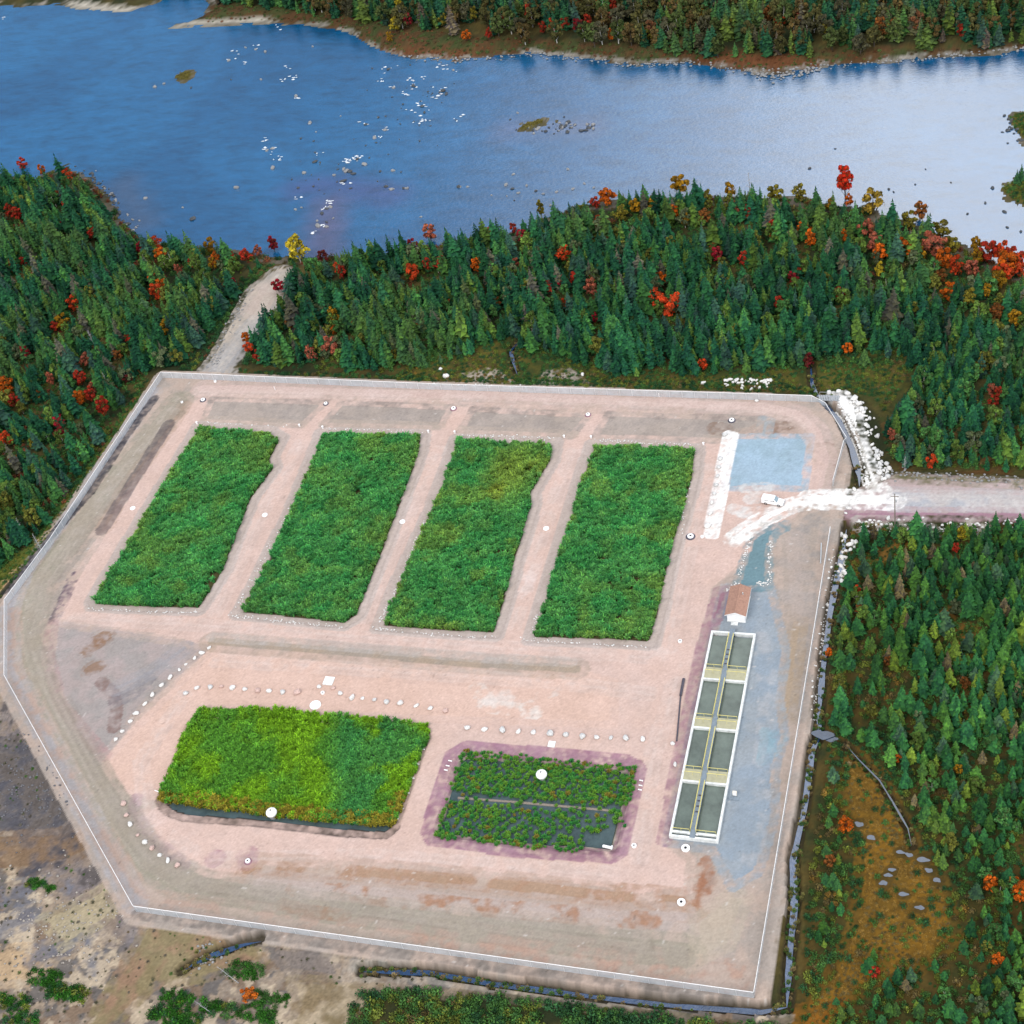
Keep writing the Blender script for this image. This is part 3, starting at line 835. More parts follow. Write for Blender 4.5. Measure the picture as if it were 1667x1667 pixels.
# ------------------------------------------------------------------ river
wx, wy = np.arange(-420, 330, 3.0), np.arange(85, 420, 3.0)
wX, wY = [q.ravel() for q in np.meshgrid(wx, wy)]
pp, _ = proj(np.stack([wX, wY, np.full(len(wX), WATER_Z)], 1))
wc = np.tile(C(48, 98, 172)[None], (len(wX), 1))
wc = lerp_cols((.003, .066, .165), (.006, .088, .208), sstep(.35, .65, fbm(wX, wY, 40, 2)))
for p, w_, c_ in (([(540, 330), (530, 370), (520, 420)], 8, C(110, 92, 120)), ([(480, 310), (560, 300), (640, 320)], 9, C(72, 84, 140)), ([(200, 300), (230, 360)], 10, C(74, 92, 120)),
                  ([(830, 210), (960, 205)], 10, C(86, 108, 150))):
    s_ = Shape(p, w_, WATER_Z).sd(wX, wY, 10)
    k_ = (sstep(-6, 5, s_ + 6 * (fbm(wX, wY, 8, 4) - .5)) * .8)[:, None]
    wc = wc * (1 - k_) + np.asarray(c_)[None] * k_
nx_ = len(wx)
qi = (np.arange(len(wy) - 1)[:, None] * nx_ + np.arange(nx_ - 1)[None, :]).ravel()
me = mesh_np('river', np.stack([wX, wY, np.full(len(wX), WATER_Z)], 1), np.stack([qi, qi + 1, qi + 1 + nx_, qi + nx_], 1), M['river'], smooth=True)
ca = me.color_attributes.new('col', 'FLOAT_COLOR', 'POINT')
ca.data.foreach_set('color', np.concatenate([wc, np.ones((len(wX), 1))], 1).astype(np.float32).ravel())
set_props(ob('river', me), kind='structure')


def ribbon(name, pts, width, z, mat):
    pts = np.asarray(pts)
    out = []
    for i in range(len(pts) - 1):
        n = max(2, int(np.hypot(*(pts[i + 1] - pts[i])) / 1.5))
        out += [pts[i] + (pts[i + 1] - pts[i]) * t for t in np.linspace(0, 1, n, endpoint=False)]
    out.append(pts[-1])
    out = np.array(out)
    d = np.gradient(out, axis=0)
    d /= np.linalg.norm(d, axis=1)[:, None] + 1e-9
    nr = np.stack([-d[:, 1], d[:, 0]], 1)
    w = width * (0.45 + 0.95 * fbm(out[:, 0], out[:, 1], 7, 4))[:, None] / 2
    e_ = np.minimum(np.arange(len(out)), np.arange(len(out))[::-1])
    w = w * np.clip((e_ + .3) / 4, .05, 1)[:, None]
    V = np.concatenate([np.c_[out + nr * w, np.full(len(out), z)], np.c_[out - nr * w, np.full(len(out), z)]])
    n = len(out)
    F = np.array([[i, i + n, i + n + 1, i + 1] for i in range(n - 1)])
    return set_props(ob(name, mesh_np(name, V, F, mat)), kind='structure')


for i_, d in enumerate(DITCHES): ribbon('stream', d.pts, d.w + (.6 if i_ < 5 else .22), DITCH_Z + .012 * i_ + (.25 if i_ == 5 else 0), M['pool' if i_ == 5 else 'ditch'])
for j_, (d, (a, b, r)) in enumerate(zip(POOLS, POOL_PX)):
    c = d.pts.mean(0)
    n, r = 26, r * (.24 if j_ not in (11, 12) else .4)
    zp = float(height(c[0] + np.array([0, .5, -.5, 0, 0]), c[1] + np.array([0, 0, 0, .5, -.5])).max()) + .02 + .006 * j_
    V = [(c[0], c[1], zp)] + [(c[0] + (r * 1.3 + .2) * (1 + .22 * math.sin(2 * t + a) + .07 * math.sin(5 * t + b)) * math.cos(t) * 1.6, c[1] + (r * 1.1 + .2) * (1 + .22 * math.sin(3 * t + b) + .07 * math.sin(5 * t + a)) * math.sin(t), zp) for t in [2 * math.pi * i / n for i in range(n)]]
    set_props(ob('bog_pool', mesh_np('bog_pool', V, [[0, i + 1, (i + 1) % n + 1] for i in range(n)], M['pool'])), kind='structure')
for nm, shp, z in (('pond_water', RING_IN, -0.95), ('pond_water', POND_BIG_BANK, -0.80)):
    V = [(p[0], p[1], z) for p in shp.pts]
    set_props(ob(nm, mesh_np(nm, V, [list(range(len(V)))], M['pond'])), kind='structure')

# ------------------------------------------------------------------ plant models
def quad_soup(name, quads, mats, mi=None):
    quads = np.asarray(quads, float)
    n = len(quads)
    return quads.reshape(-1, 3), np.arange(4 * n).reshape(n, 4)


def spruce_crown(rs, h=1.0, width=0.19, full=1.0, whorls=17):
    """unit-height spruce: whorls of drooping sprays"""
    Q = []
    for k in range(whorls):
        t = k / (whorls - 1)
        z = 0.10 + 0.88 * t ** 0.92
        R = width * ((1 - t) ** 0.85 * (0.9 + 0.25 * rs.random()) + 0.035)
        if t < 0.12: R *= 0.75
        n = max(5, int((11 - 6 * t) * full))
        a0 = rs.random() * 6.28
        for j in range(n):
            if rs.random() > 0.93: continue
            a = a0 + 6.283 * (j + 0.6 * rs.random()) / n
            r = R * (0.55 + 0.75 * rs.random())
            c, s = math.cos(a), math.sin(a)
            w = r * (0.30 + 0.18 * rs.random()) + 0.008
            z0 = z + 0.03 * (rs.random() - .5)
            dz = -0.34 * r + 0.10 * r * (rs.random() - .5)
            p0 = np.array([0, 0, z0 + 0.15 * r])
            pm = np.array([c * r * .55, s * r * .55, z0 + dz * .35])
            p1 = np.array([c * r, s * r, z0 + dz])
            side = np.array([-s * w, c * w, -0.25 * w])
            side2 = np.array([s * w, -c * w, -0.25 * w])
            Q.append([p0, pm + side, p1, pm])
            Q.append([p0, pm, p1, pm + side2])
    tip = np.array([0, 0, 1.02])
    for j in range(3):
        a = j * 2.1
        v = np.array([math.cos(a), math.sin(a), 0]) * .018
        Q.append([tip, np.array([v[0], v[1], .93]), np.array([0, 0, .9]), np.array([-v[1], v[0], .93])])
    return quad_soup('', Q, None)


def leafy_crown(rs, lobes=8, leaves=420, rx=0.30, z0=0.30, z1=1.0, size=0.055):
    """unit-height broadleaf crown: leaf clumps over several lobes"""
    L = []
    for k in range(lobes):
        t = (k + .5) / lobes
        z = z0 + (z1 - z0) * (0.15 + 0.75 * t)
        rr = rx * (1.0 - 0.75 * abs(t - .42)) * (0.55 + .4 * rs.random() if k else .3)
        a = k * 2.4 + rs.random()
        L.append((rr * math.cos(a), rr * math.sin(a), z, rx * (0.52 - 0.22 * t) * (0.6 + .6 * rs.random())))
    Q = []
    for i in range(leaves):
        cx, cy, cz, r = L[i % lobes]
        d = rs.normal(size=3)
        d /= np.linalg.norm(d)
        if d[2] < -0.5: d[2] *= -1
        p = np.array([cx, cy, cz]) + d * r * (0.50 + 0.62 * rs.random()) * np.array([1, 1, .9])
        nrm = d + rs.normal(size=3) * .55
        nrm /= np.linalg.norm(nrm)
        u = np.cross(nrm, rs.normal(size=3))
        u /= np.linalg.norm(u)
        v = np.cross(nrm, u)
        s = size * (0.6 + 0.8 * rs.random())
        Q.append([p - u * s, p - v * s * .7, p + u * s, p + v * s * .7 + nrm * s * .3])
    return quad_soup('', Q, None), L


def trunk_geo(h, r, lobes=None, n=6):
    mb = MB()
    mb.tube((0, 0, -0.04), (0, 0, h * .55), r, r * .6, n)
    mb.tube((0, 0, h * .55), (0, 0, h), r * .6, r * .15, n)
    if lobes:
        for (x, y, z, q) in lobes[:6]:
            mb.tube((0, 0, max(.12, z - .28)), (x, y, z), r * .45, r * .15, 4)
    return mb


def dead_geo(rs):
    mb = MB()
    mb.tube((0, 0, -0.03), (0.02, 0, .98), .016, .004, 5)
    for k in range(26):
        z = .3 + .64 * rs.random()
        a = rs.random() * 6.28
        r = .16 * (1.1 - z) + .03
        mb.tube((0, 0, z), (r * math.cos(a), r * math.sin(a), z + .05), .006, .002, 3)
    return mb


def reed_clump(rs, blades=34, hgt=1.5, spread=.55):
    Q = []
    for i in range(blades):
        a = rs.random() * 6.283
        b = rs.random() ** .7 * .28
        x, y = b * math.cos(a), b * math.sin(a)
        a2 = a + rs.normal() * .7
        h = hgt * (.6 + .5 * rs.random())
        o = spread * (.35 + .9 * rs.random())
        w = .06 + .07 * rs.random()
        dx, dy = math.cos(a2), math.sin(a2)
        sx, sy = -dy * w, dx * w
        p1 = (x + dx * o * .35, y + dy * o * .35, h * .8)
        p2 = (x + dx * o, y + dy * o, h * (.72 + .25 * rs.random()))
        Q.append([(x - sx * .6, y - sy * .6, 0), (x + sx * .6, y + sy * .6, 0), (p1[0] + sx, p1[1] + sy, p1[2]), (p1[0] - sx, p1[1] - sy, p1[2])])
        Q.append([(p1[0] - sx, p1[1] - sy, p1[2]), (p1[0] + sx, p1[1] + sy, p1[2]), (p2[0] + sx * .3, p2[1] + sy * .3, p2[2]), (p2[0] - sx * .3, p2[1] - sy * .3, p2[2])])
    # the two quads of one blade share their joint so that a blade is one island
    V, F = [], []
    for i in range(0, len(Q), 2):
        k = len(V)
        V += list(Q[i]) + list(Q[i + 1][2:])
        F += [[k, k + 1, k + 2, k + 3], [k + 3, k + 2, k + 4, k + 5]]
    return np.array(V, float), np.array(F)


def bush_geo(rs, leaves=150, r=.5, h=.6, size=.085):
    Q = []
    for i in range(leaves):
        d = rs.normal(size=3)
        d /= np.linalg.norm(d)
        d[2] = abs(d[2])
        p = d * np.array([r, r, h]) * (.35 + .85 * rs.random())
        nrm = d + rs.normal(size=3) * .6
        nrm /= np.linalg.norm(nrm)
        u = np.cross(nrm, rs.normal(size=3))
        u /= np.linalg.norm(u)
        v = np.cross(nrm, u)
        s = size * (.6 + .8 * rs.random())
        Q.append([p - u * s, p - v * s * .7, p + u * s, p + v * s * .7])
    return quad_soup('', Q, None)


def joined(name, parts):
    """parts: (V, F list/array, material)"""
    V, F, mi, mats = [], [], [], []
    for v, f, mt in parts:
        k = len(V)
        V += [tuple(map(float, q)) for q in v]
        F += [[int(i) + k for i in q] for q in f]
        mi += [len(mats)] * len(f)
        mats.append(mt)
    return mesh_np(name, V, F, mats, mi=mi)


R1 = np.random.default_rng(5)
SPRUCE, SPRUCE_J = [], []
for k in range(7):
    cv, cf = spruce_crown(R1, width=(.18, .22, .25, .16, .28, .20, .23)[k], full=(1, 1.1, 1.2, .9, 1.2, 1.0, .85)[k], whorls=(17, 16, 15, 18, 14, 17, 13)[k])
    tb = trunk_geo(.9, .013)
    SPRUCE.append((mesh_np('spruce_crown', cv, cf, M['needle']), tb.mesh('spruce_trunk', M['bark'])))
    SPRUCE_J.append(joined('spruce', [(cv, cf, M['needle']), (tb.v, tb.f, M['bark'])]))
LEAFY, LEAFY_J = [], []
for k in range(6):
    (cv, cf), lo = leafy_crown(R1, lobes=(10, 9, 12, 8, 11, 10)[k], rx=(.30, .34, .27, .36, .25, .32)[k], leaves=(700, 620, 720, 600, 640, 680)[k], z0=(.08, .06, .12, .05, .12, .08)[k])
    tb = trunk_geo(.8, .02, lo)
    LEAFY.append((mesh_np('leafy_crown', cv, cf, M['leaf']), tb.mesh('leafy_trunk', M['bark']), tb.mesh('birch_trunk', M['pale_bark'])))
    LEAFY_J.append(joined('broadleaf', [(cv, cf, M['leaf']), (tb.v, tb.f, M['pale_bark'] if k % 2 else M['bark'])]))
DEAD = [dead_geo(R1).mesh('dead_tree', M['grey_wood']) for k in range(3)]


def soup_mesh(name, vf, mt): return mesh_np(name, vf[0], vf[1], mt)


REEDS = [soup_mesh('reed_clump', reed_clump(R1), M['reed']) for k in range(5)]
TUFTS = [soup_mesh('sedge_tuft', reed_clump(R1, 110, 1.15, .62), M['reed']) for k in range(4)]
BUSHES = [soup_mesh('bush', bush_geo(R1), M['shrub']) for k in range(5)]


def collection_of(name, meshes):
    c = bpy.data.collections.new(name)
    for k, me in enumerate(meshes):
        o = bpy.data.objects.new('%s_form' % name, me)
        c.objects.link(o)
    return c


SRC = {'spruce': collection_of('spruce', SPRUCE_J), 'leafy': collection_of('broadleaf', LEAFY_J), 'reed': collection_of('reed', REEDS), 'tuft': collection_of('tuft', TUFTS),
       'bush': collection_of('bush', BUSHES)}
NODES = {}


def scatter_nodes(key):
    if key in NODES: return NODES[key]
    ng = bpy.data.node_groups.new('scatter_' + key, 'GeometryNodeTree')
    ng.interface.new_socket('Geometry', in_out='INPUT', socket_type='NodeSocketGeometry')
    ng.interface.new_socket('Geometry', in_out='OUTPUT', socket_type='NodeSocketGeometry')
    N, L = ng.nodes, ng.links
    gi, go = N.new('NodeGroupInput'), N.new('NodeGroupOutput')
    ci = N.new('GeometryNodeCollectionInfo')
    ci.inputs['Collection'].default_value = SRC[key]
    ci.inputs['Separate Children'].default_value = True
    ci.inputs['Reset Children'].default_value = True
    ip = N.new('GeometryNodeInstanceOnPoints')
    ip.inputs['Pick Instance'].default_value = True

    def attr(nm, tp):
        a = N.new('GeometryNodeInputNamedAttribute')
        a.data_type = tp
        a.inputs['Name'].default_value = nm
        return a.outputs['Attribute']
    L.new(gi.outputs[0], ip.inputs['Points'])
    L.new(ci.outputs[0], ip.inputs['Instance'])
    L.new(attr('variant', 'INT'), ip.inputs['Instance Index'])
    L.new(attr('turn', 'FLOAT_VECTOR'), ip.inputs['Rotation'])
    L.new(attr('size', 'FLOAT_VECTOR'), ip.inputs['Scale'])
    L.new(ip.outputs[0], go.inputs[0])
    NODES[key] = ng
    return ng


def scatter(name, key, P, size, tint, label, cat, group=None, tilt=0.05):
    """one mass of plants nobody would count"""
    n = len(P)
    if n == 0: return
    me = bpy.data.meshes.new(name)
    me.vertices.add(n)
    me.vertices.foreach_set('co', np.asarray(P, np.float32).ravel())
    nv = len(SRC[key].objects)
    a = me.attributes.new('variant', 'INT', 'POINT')
    a.data.foreach_set('value', RNG.integers(0, nv, n).astype(np.int32))
    a = me.attributes.new('turn', 'FLOAT_VECTOR', 'POINT')
    a.data.foreach_set('vector', np.c_[RNG.normal(0, tilt, n), RNG.normal(0, tilt, n), RNG.random(n) * 6.283].astype(np.float32).ravel())
    size = np.asarray(size, float)
    if size.ndim == 1: size = np.c_[size, size, size]
    a = me.attributes.new('size', 'FLOAT_VECTOR', 'POINT')
    a.data.foreach_set('vector', size.astype(np.float32).ravel())
    a = me.attributes.new('tint', 'FLOAT_COLOR', 'POINT')
    a.data.foreach_set('color', np.c_[tint, np.ones(n)].astype(np.float32).ravel())
    o = ob(name, me)
    md = o.modifiers.new('scatter', 'NODES')
    md.node_group = scatter_nodes(key)
    return set_props(o, label, cat, group, 'stuff')


def fill(shape, spacing, jitter=.45, grow=0.0):
    lo, hi = shape.lo - 1, shape.hi + 1
    gx, gy = np.meshgrid(np.arange(lo[0], hi[0], spacing), np.arange(lo[1], hi[1], spacing))
    x = gx.ravel() + (RNG.random(gx.size) - .5) * 2 * jitter * spacing
    y = gy.ravel() + (RNG.random(gx.size) - .5) * 2 * jitter * spacing
    k = shape.sd(x, y, 6) + grow > 0
    return x[k], y[k]


# ------------------------------------------------------------------ reed beds
GREENS = [np.array(c) for c in ((.050, .260, .070), (.080, .300, .080), (.11, .31, .065), (.23, .31, .045))]
BED_INFO = [('reed bed with a bare notch cut into its edge, nearest the west track', .25, .10), ('straight-edged dense green reed bed between two white manhole covers', .2, .06),
            ('reed bed with a yellowing patch at its far end', .35, .28), ('widest reed bed beside the white gravel strip', .25, .08)]
for bi, b in enumerate(BEDS):
    x, y = fill(b, .60, .45, .0)
    sd = b.sd(x, y, 8)
    nn = fbm(x, y, 7, 3 + bi)
    fine = RNG.random(len(x))
    t = lerp_cols(GREENS[0], GREENS[1], sstep(.35, .65, fbm(x, y, 2.5, 9)))
    yel = np.clip(sstep(.50, .66, nn) * (BED_INFO[bi][1] + .03) + .16 * sstep(.56, .66, fbm(x, y, 3.2, 16)) + sstep(1.6, .2, sd) * sstep(.35, .6, nn) * .45, 0, 1)
    if bi == 2: yel = np.clip(yel + .75 * sstep(10, 1, np.hypot(x - unproj([(835, 770)])[0, 0], (y - unproj([(835, 770)])[0, 1]) * .55)), 0, 1)
    t = t * (1 - yel[:, None]) + GREENS[3][None] * yel[:, None]
    rust = (sd < .8) & (RNG.random(len(x)) < .05)
    t[rust] = (.26, .13, .03)
    t *= ((.72 + .5 * fine) * (.72 + .56 * fbm(x, y, 4.5, 13)))[:, None]
    sz = (.72 + .5 * RNG.random(len(x))) * (.55 + .95 * fbm(x, y, 5, 2)) * np.where(sd < .7, .7, 1)
    keep = (RNG.random(len(x)) > .05) & ~((fbm(x, y, 2.6, 18) > .70) & (RNG.random(len(x)) < .7))
    if bi == 0:
        keep &= ~((np.hypot(x - unproj([(352, 945)])[0, 0], y - unproj([(352, 945)])[0, 1]) < 3.0) & (RNG.random(len(x)) < .8))
    P = np.c_[x, y, height(x, y)][keep]
    scatter('reed_bed', 'reed', P, sz[keep], t[keep], BED_INFO[bi][0], 'reeds', 'the four long reed beds', .1)

x, y = fill(POND_BIG, .58, .45, .05)
sd = POND_BIG.sd(x, y, 8)
pxy, _ = proj(np.c_[x, y, np.zeros(len(x))])
t = lerp_cols((.17, .36, .020), (.10, .29, .035), sstep(.35, .62, fbm(x, y, 6, 3)))
dk = sstep(520, 570, pxy[:, 0]) * sstep(.4, .55, fbm(x, y, 9, 8)) * .7
t = t * (1 - dk[:, None]) + np.array((.045, .25, .08))[None] * dk[:, None]
edge = (sd < 1.2) & (pxy[:, 1] > 1290) & (RNG.random(len(x)) < .6)
t[edge] = (.26, .23, .03)
t *= (.72 + .55 * RNG.random(len(x)))[:, None]
scatter('pond_reeds', 'reed', np.c_[x, y, height(x, y)], (.66 + .4 * RNG.random(len(x))) * (.65 + .7 * fbm(x, y, 4, 2)), t, 'bright yellow-green reeds filling the large pond with a wet edge painted dark for its shade', 'reeds', None, .1)

x, y = fill(POND_SMALL, .78, .45, .3)
pxy, _ = proj(np.c_[x, y, np.full(len(x), -.5)])
mid = 1292 + (pxy[:, 0] - 735) * .085                     # the causeway between the pond's two halves
pr = np.where(pxy[:, 1] < mid - 4, .97, np.where(pxy[:, 1] < mid + 12, .25, .90 - .42 * sstep(.45, .6, fbm(x, y, 7, 6))))
pr = np.where((pxy[:, 0] > 950) & (pxy[:, 1] > 1354), .0, pr)
k = RNG.random(len(x)) < pr
t = lerp_cols((.035, .20, .045), (.13, .28, .03), RNG.random(len(x)))
t[RNG.random(len(x)) < .05] = (.20, .17, .03)
scatter('pond_plants', 'tuft', np.c_[x, y, np.maximum(height(x, y), -1.05)][k], (.40 + .36 * RNG.random(len(x)))[k], t[k], 'separate dark green sedge clumps standing in the small pond', 'water plants', None, .06)
cw = Shape([(745, 1297), (830, 1303), (1000, 1318)], 1.6, -.5)
x, y = fill(cw, .36)
t = np.where((RNG.random(len(x)) < .5)[:, None], np.array((.30, .17, .07))[None], np.array((.20, .19, .04))[None])
scatter('causeway_weeds', 'bush', np.c_[x, y, np.full(len(x), -.92)], .35 + .35 * RNG.random(len(x)), t, 'rusty weeds on the causeway dividing the small pond', 'weeds')
mb = MB()
cp = cw.pts
for a, b in zip(cp[:-1], cp[1:]): mb.tube((a[0], a[1], -1.0), (b[0], b[1], -1.05), .32, .32, 8)
mb.build('earth_causeway', M['pole_wood']).__setitem__('kind', 'structure')

# ------------------------------------------------------------------ forests
def green_tints(n):
    r = RNG.random(n)
    base = np.array([(.013, .070, .034), (.019, .092, .036), (.040, .130, .034), (.030, .080, .055), (.075, .140, .028), (.085, .085, .060)])
    t = base[RNG.choice(6, n, p=[.34, .28, .17, .09, .08, .04])]
    return t * (.6 + .7 * r)[:, None]


FOREST = {
    'river_wood': Shape([(388, 598), (405, 548), (445, 505), (468, 470), (475, 440), (520, 428), (600, 424), (700, 408), (830, 390), (905, 360), (965, 340), (1100, 330), (1280, 330), (1400, 350), (1480, 375), (1560, 408), (1667, 460), (1860, 560), (2350, 730),
                         (2350, 800), (1860, 775), (1660, 772), (1470, 762), (1435, 735), (1432, 690), (1480, 650), (1480, 610), (1400, 600), (1335, 600), (1180, 612), (1000, 615), (950, 600), (880, 575), (800, 570), (700, 600), (640, 608)], z=-1),
    'west_wood': Shape([(-800, 230), (-250, 290), (-100, 300), (55, 302), (105, 288), (135, 305), (180, 350), (225, 400), (330, 420), (420, 430), (448, 425), (400, 455), (385, 495), (345, 550), (300, 595), (255, 606), (235, 650), (150, 775), (60, 880), (0, 935), (-150, 990), (-800, 1010)], z=-1),
    'east_wood': Shape([(1400, 870), (1480, 868), (1560, 862), (1667, 852), (1800, 860), (2350, 900), (2350, 2050), (1500, 2050), (1380, 1720), (1330, 1700), (1300, 1660), (1320, 1500), (1335, 1330), (1350, 1230), (1352, 1060), (1368, 960)], z=-1.2),
    'far_wood': Shape([(-300, -170), (160, -60), (340, 2), (560, 28), (640, 46), (760, 64), (900, 70), (1000, 76), (1200, 88), (1400, 86), (1667, 72), (1950, 40), (1900, -160), (1000, -200), (0, -330)], z=0),
}
NAMES = {'river_wood': ('spruce in the wood between the compound and the river', 'spruces of the riverside wood'), 'west_wood': ('spruce in the wood west of the compound fence', 'spruces of the west wood'),
         'east_wood': ('young spruce on the boggy ground beside the long ditch', 'spruces beside the bog'), 'far_wood': ('spruce on the far bank of the river', 'spruces on the far bank')}
CLEAR = [ROAD_VERGE, FTRACK, WHITE_PATHS[2]] + DITCHES
cand = []
for nm, sh in FOREST.items():
    sp_ = {'river_wood': 2.0, 'west_wood': 2.0, 'east_wood': 1.9, 'far_wood': 2.6}[nm]
    x, y = fill(sh, sp_, .48)
    k = np.ones(len(x), bool)
    for c_ in CLEAR: k &= c_.sd(x, y, 6) < -1.6
    k &= SITE.sd(x, y, 12) < -5.0
    k &= RIVER.sd(x, y, 12) < (-1.2 if nm != 'far_wood' else -2.5)
    x, y = x[k], y[k]
    pxy, _ = proj(np.c_[x, y, np.full(len(x), -1.)])
    dens = np.full(len(x), .9)
    hgt = RNG.normal(7.0, 2.0, len(x))
    nz = fbm(x, y, 16, 7)
    if nm == 'river_wood':
        edge = sstep(0, 14, bog_top.sd(x, y, 14) + 6)
        dens = dens * (1 - .62 * edge)
        hgt *= (1 - .45 * edge) * (.82 + .4 * nz)
        rt = sstep(1430, 1500, pxy[:, 0]) * sstep(560, 640, pxy[:, 1])
        dens *= 1 - .2 * rt
        hgt *= 1 - .25 * rt
    if nm == 'west_wood':
        low = sstep(520, 620, pxy[:, 1])
        dens *= 1 - .45 * low * sstep(.35, .6, nz)
        hgt *= (1 - .15 * low)
        hgt *= 1.05
    if nm == 'east_wood':
        hgt = RNG.normal(5.6, 1.5, len(x))
        bd = bog.sd(x, y, 10)
        dens = .95 - .32 * sstep(1060, 1250, pxy[:, 1]) * sstep(1640, 1560, pxy[:, 0])
        dens *= sstep(.34, .46, nz) * .6 + .4
        dens = np.where(bd > -1, .02, dens)
        dens *= np.where((pxy[:, 0] < 1400) & (pxy[:, 1] > 1210), .45, 1)
        hgt *= 1 - .30 * sstep(1100, 1400, pxy[:, 1])
        for q in ((1560, 1030, 8), (1470, 900, 6), (1440, 890, 5), (1520, 980, 5)):
            c0 = unproj([(q[0], q[1])], -1.2)[0]
            dens = np.where(np.hypot(x - c0[0], y - c0[1]) < q[2] * .8, .35, dens)
    if nm == 'far_wood':
        hgt = RNG.normal(8.0, 1.8, len(x)) * (.85 + .3 * nz)
        dens = np.where(pxy[:, 0] < 620, .55, .8)
    k = RNG.random(len(x)) < dens
    x, y, hgt = x[k], y[k], np.clip(hgt[k], 2.2, 13)
    cand.append((nm, x, y, height(x, y), hgt))

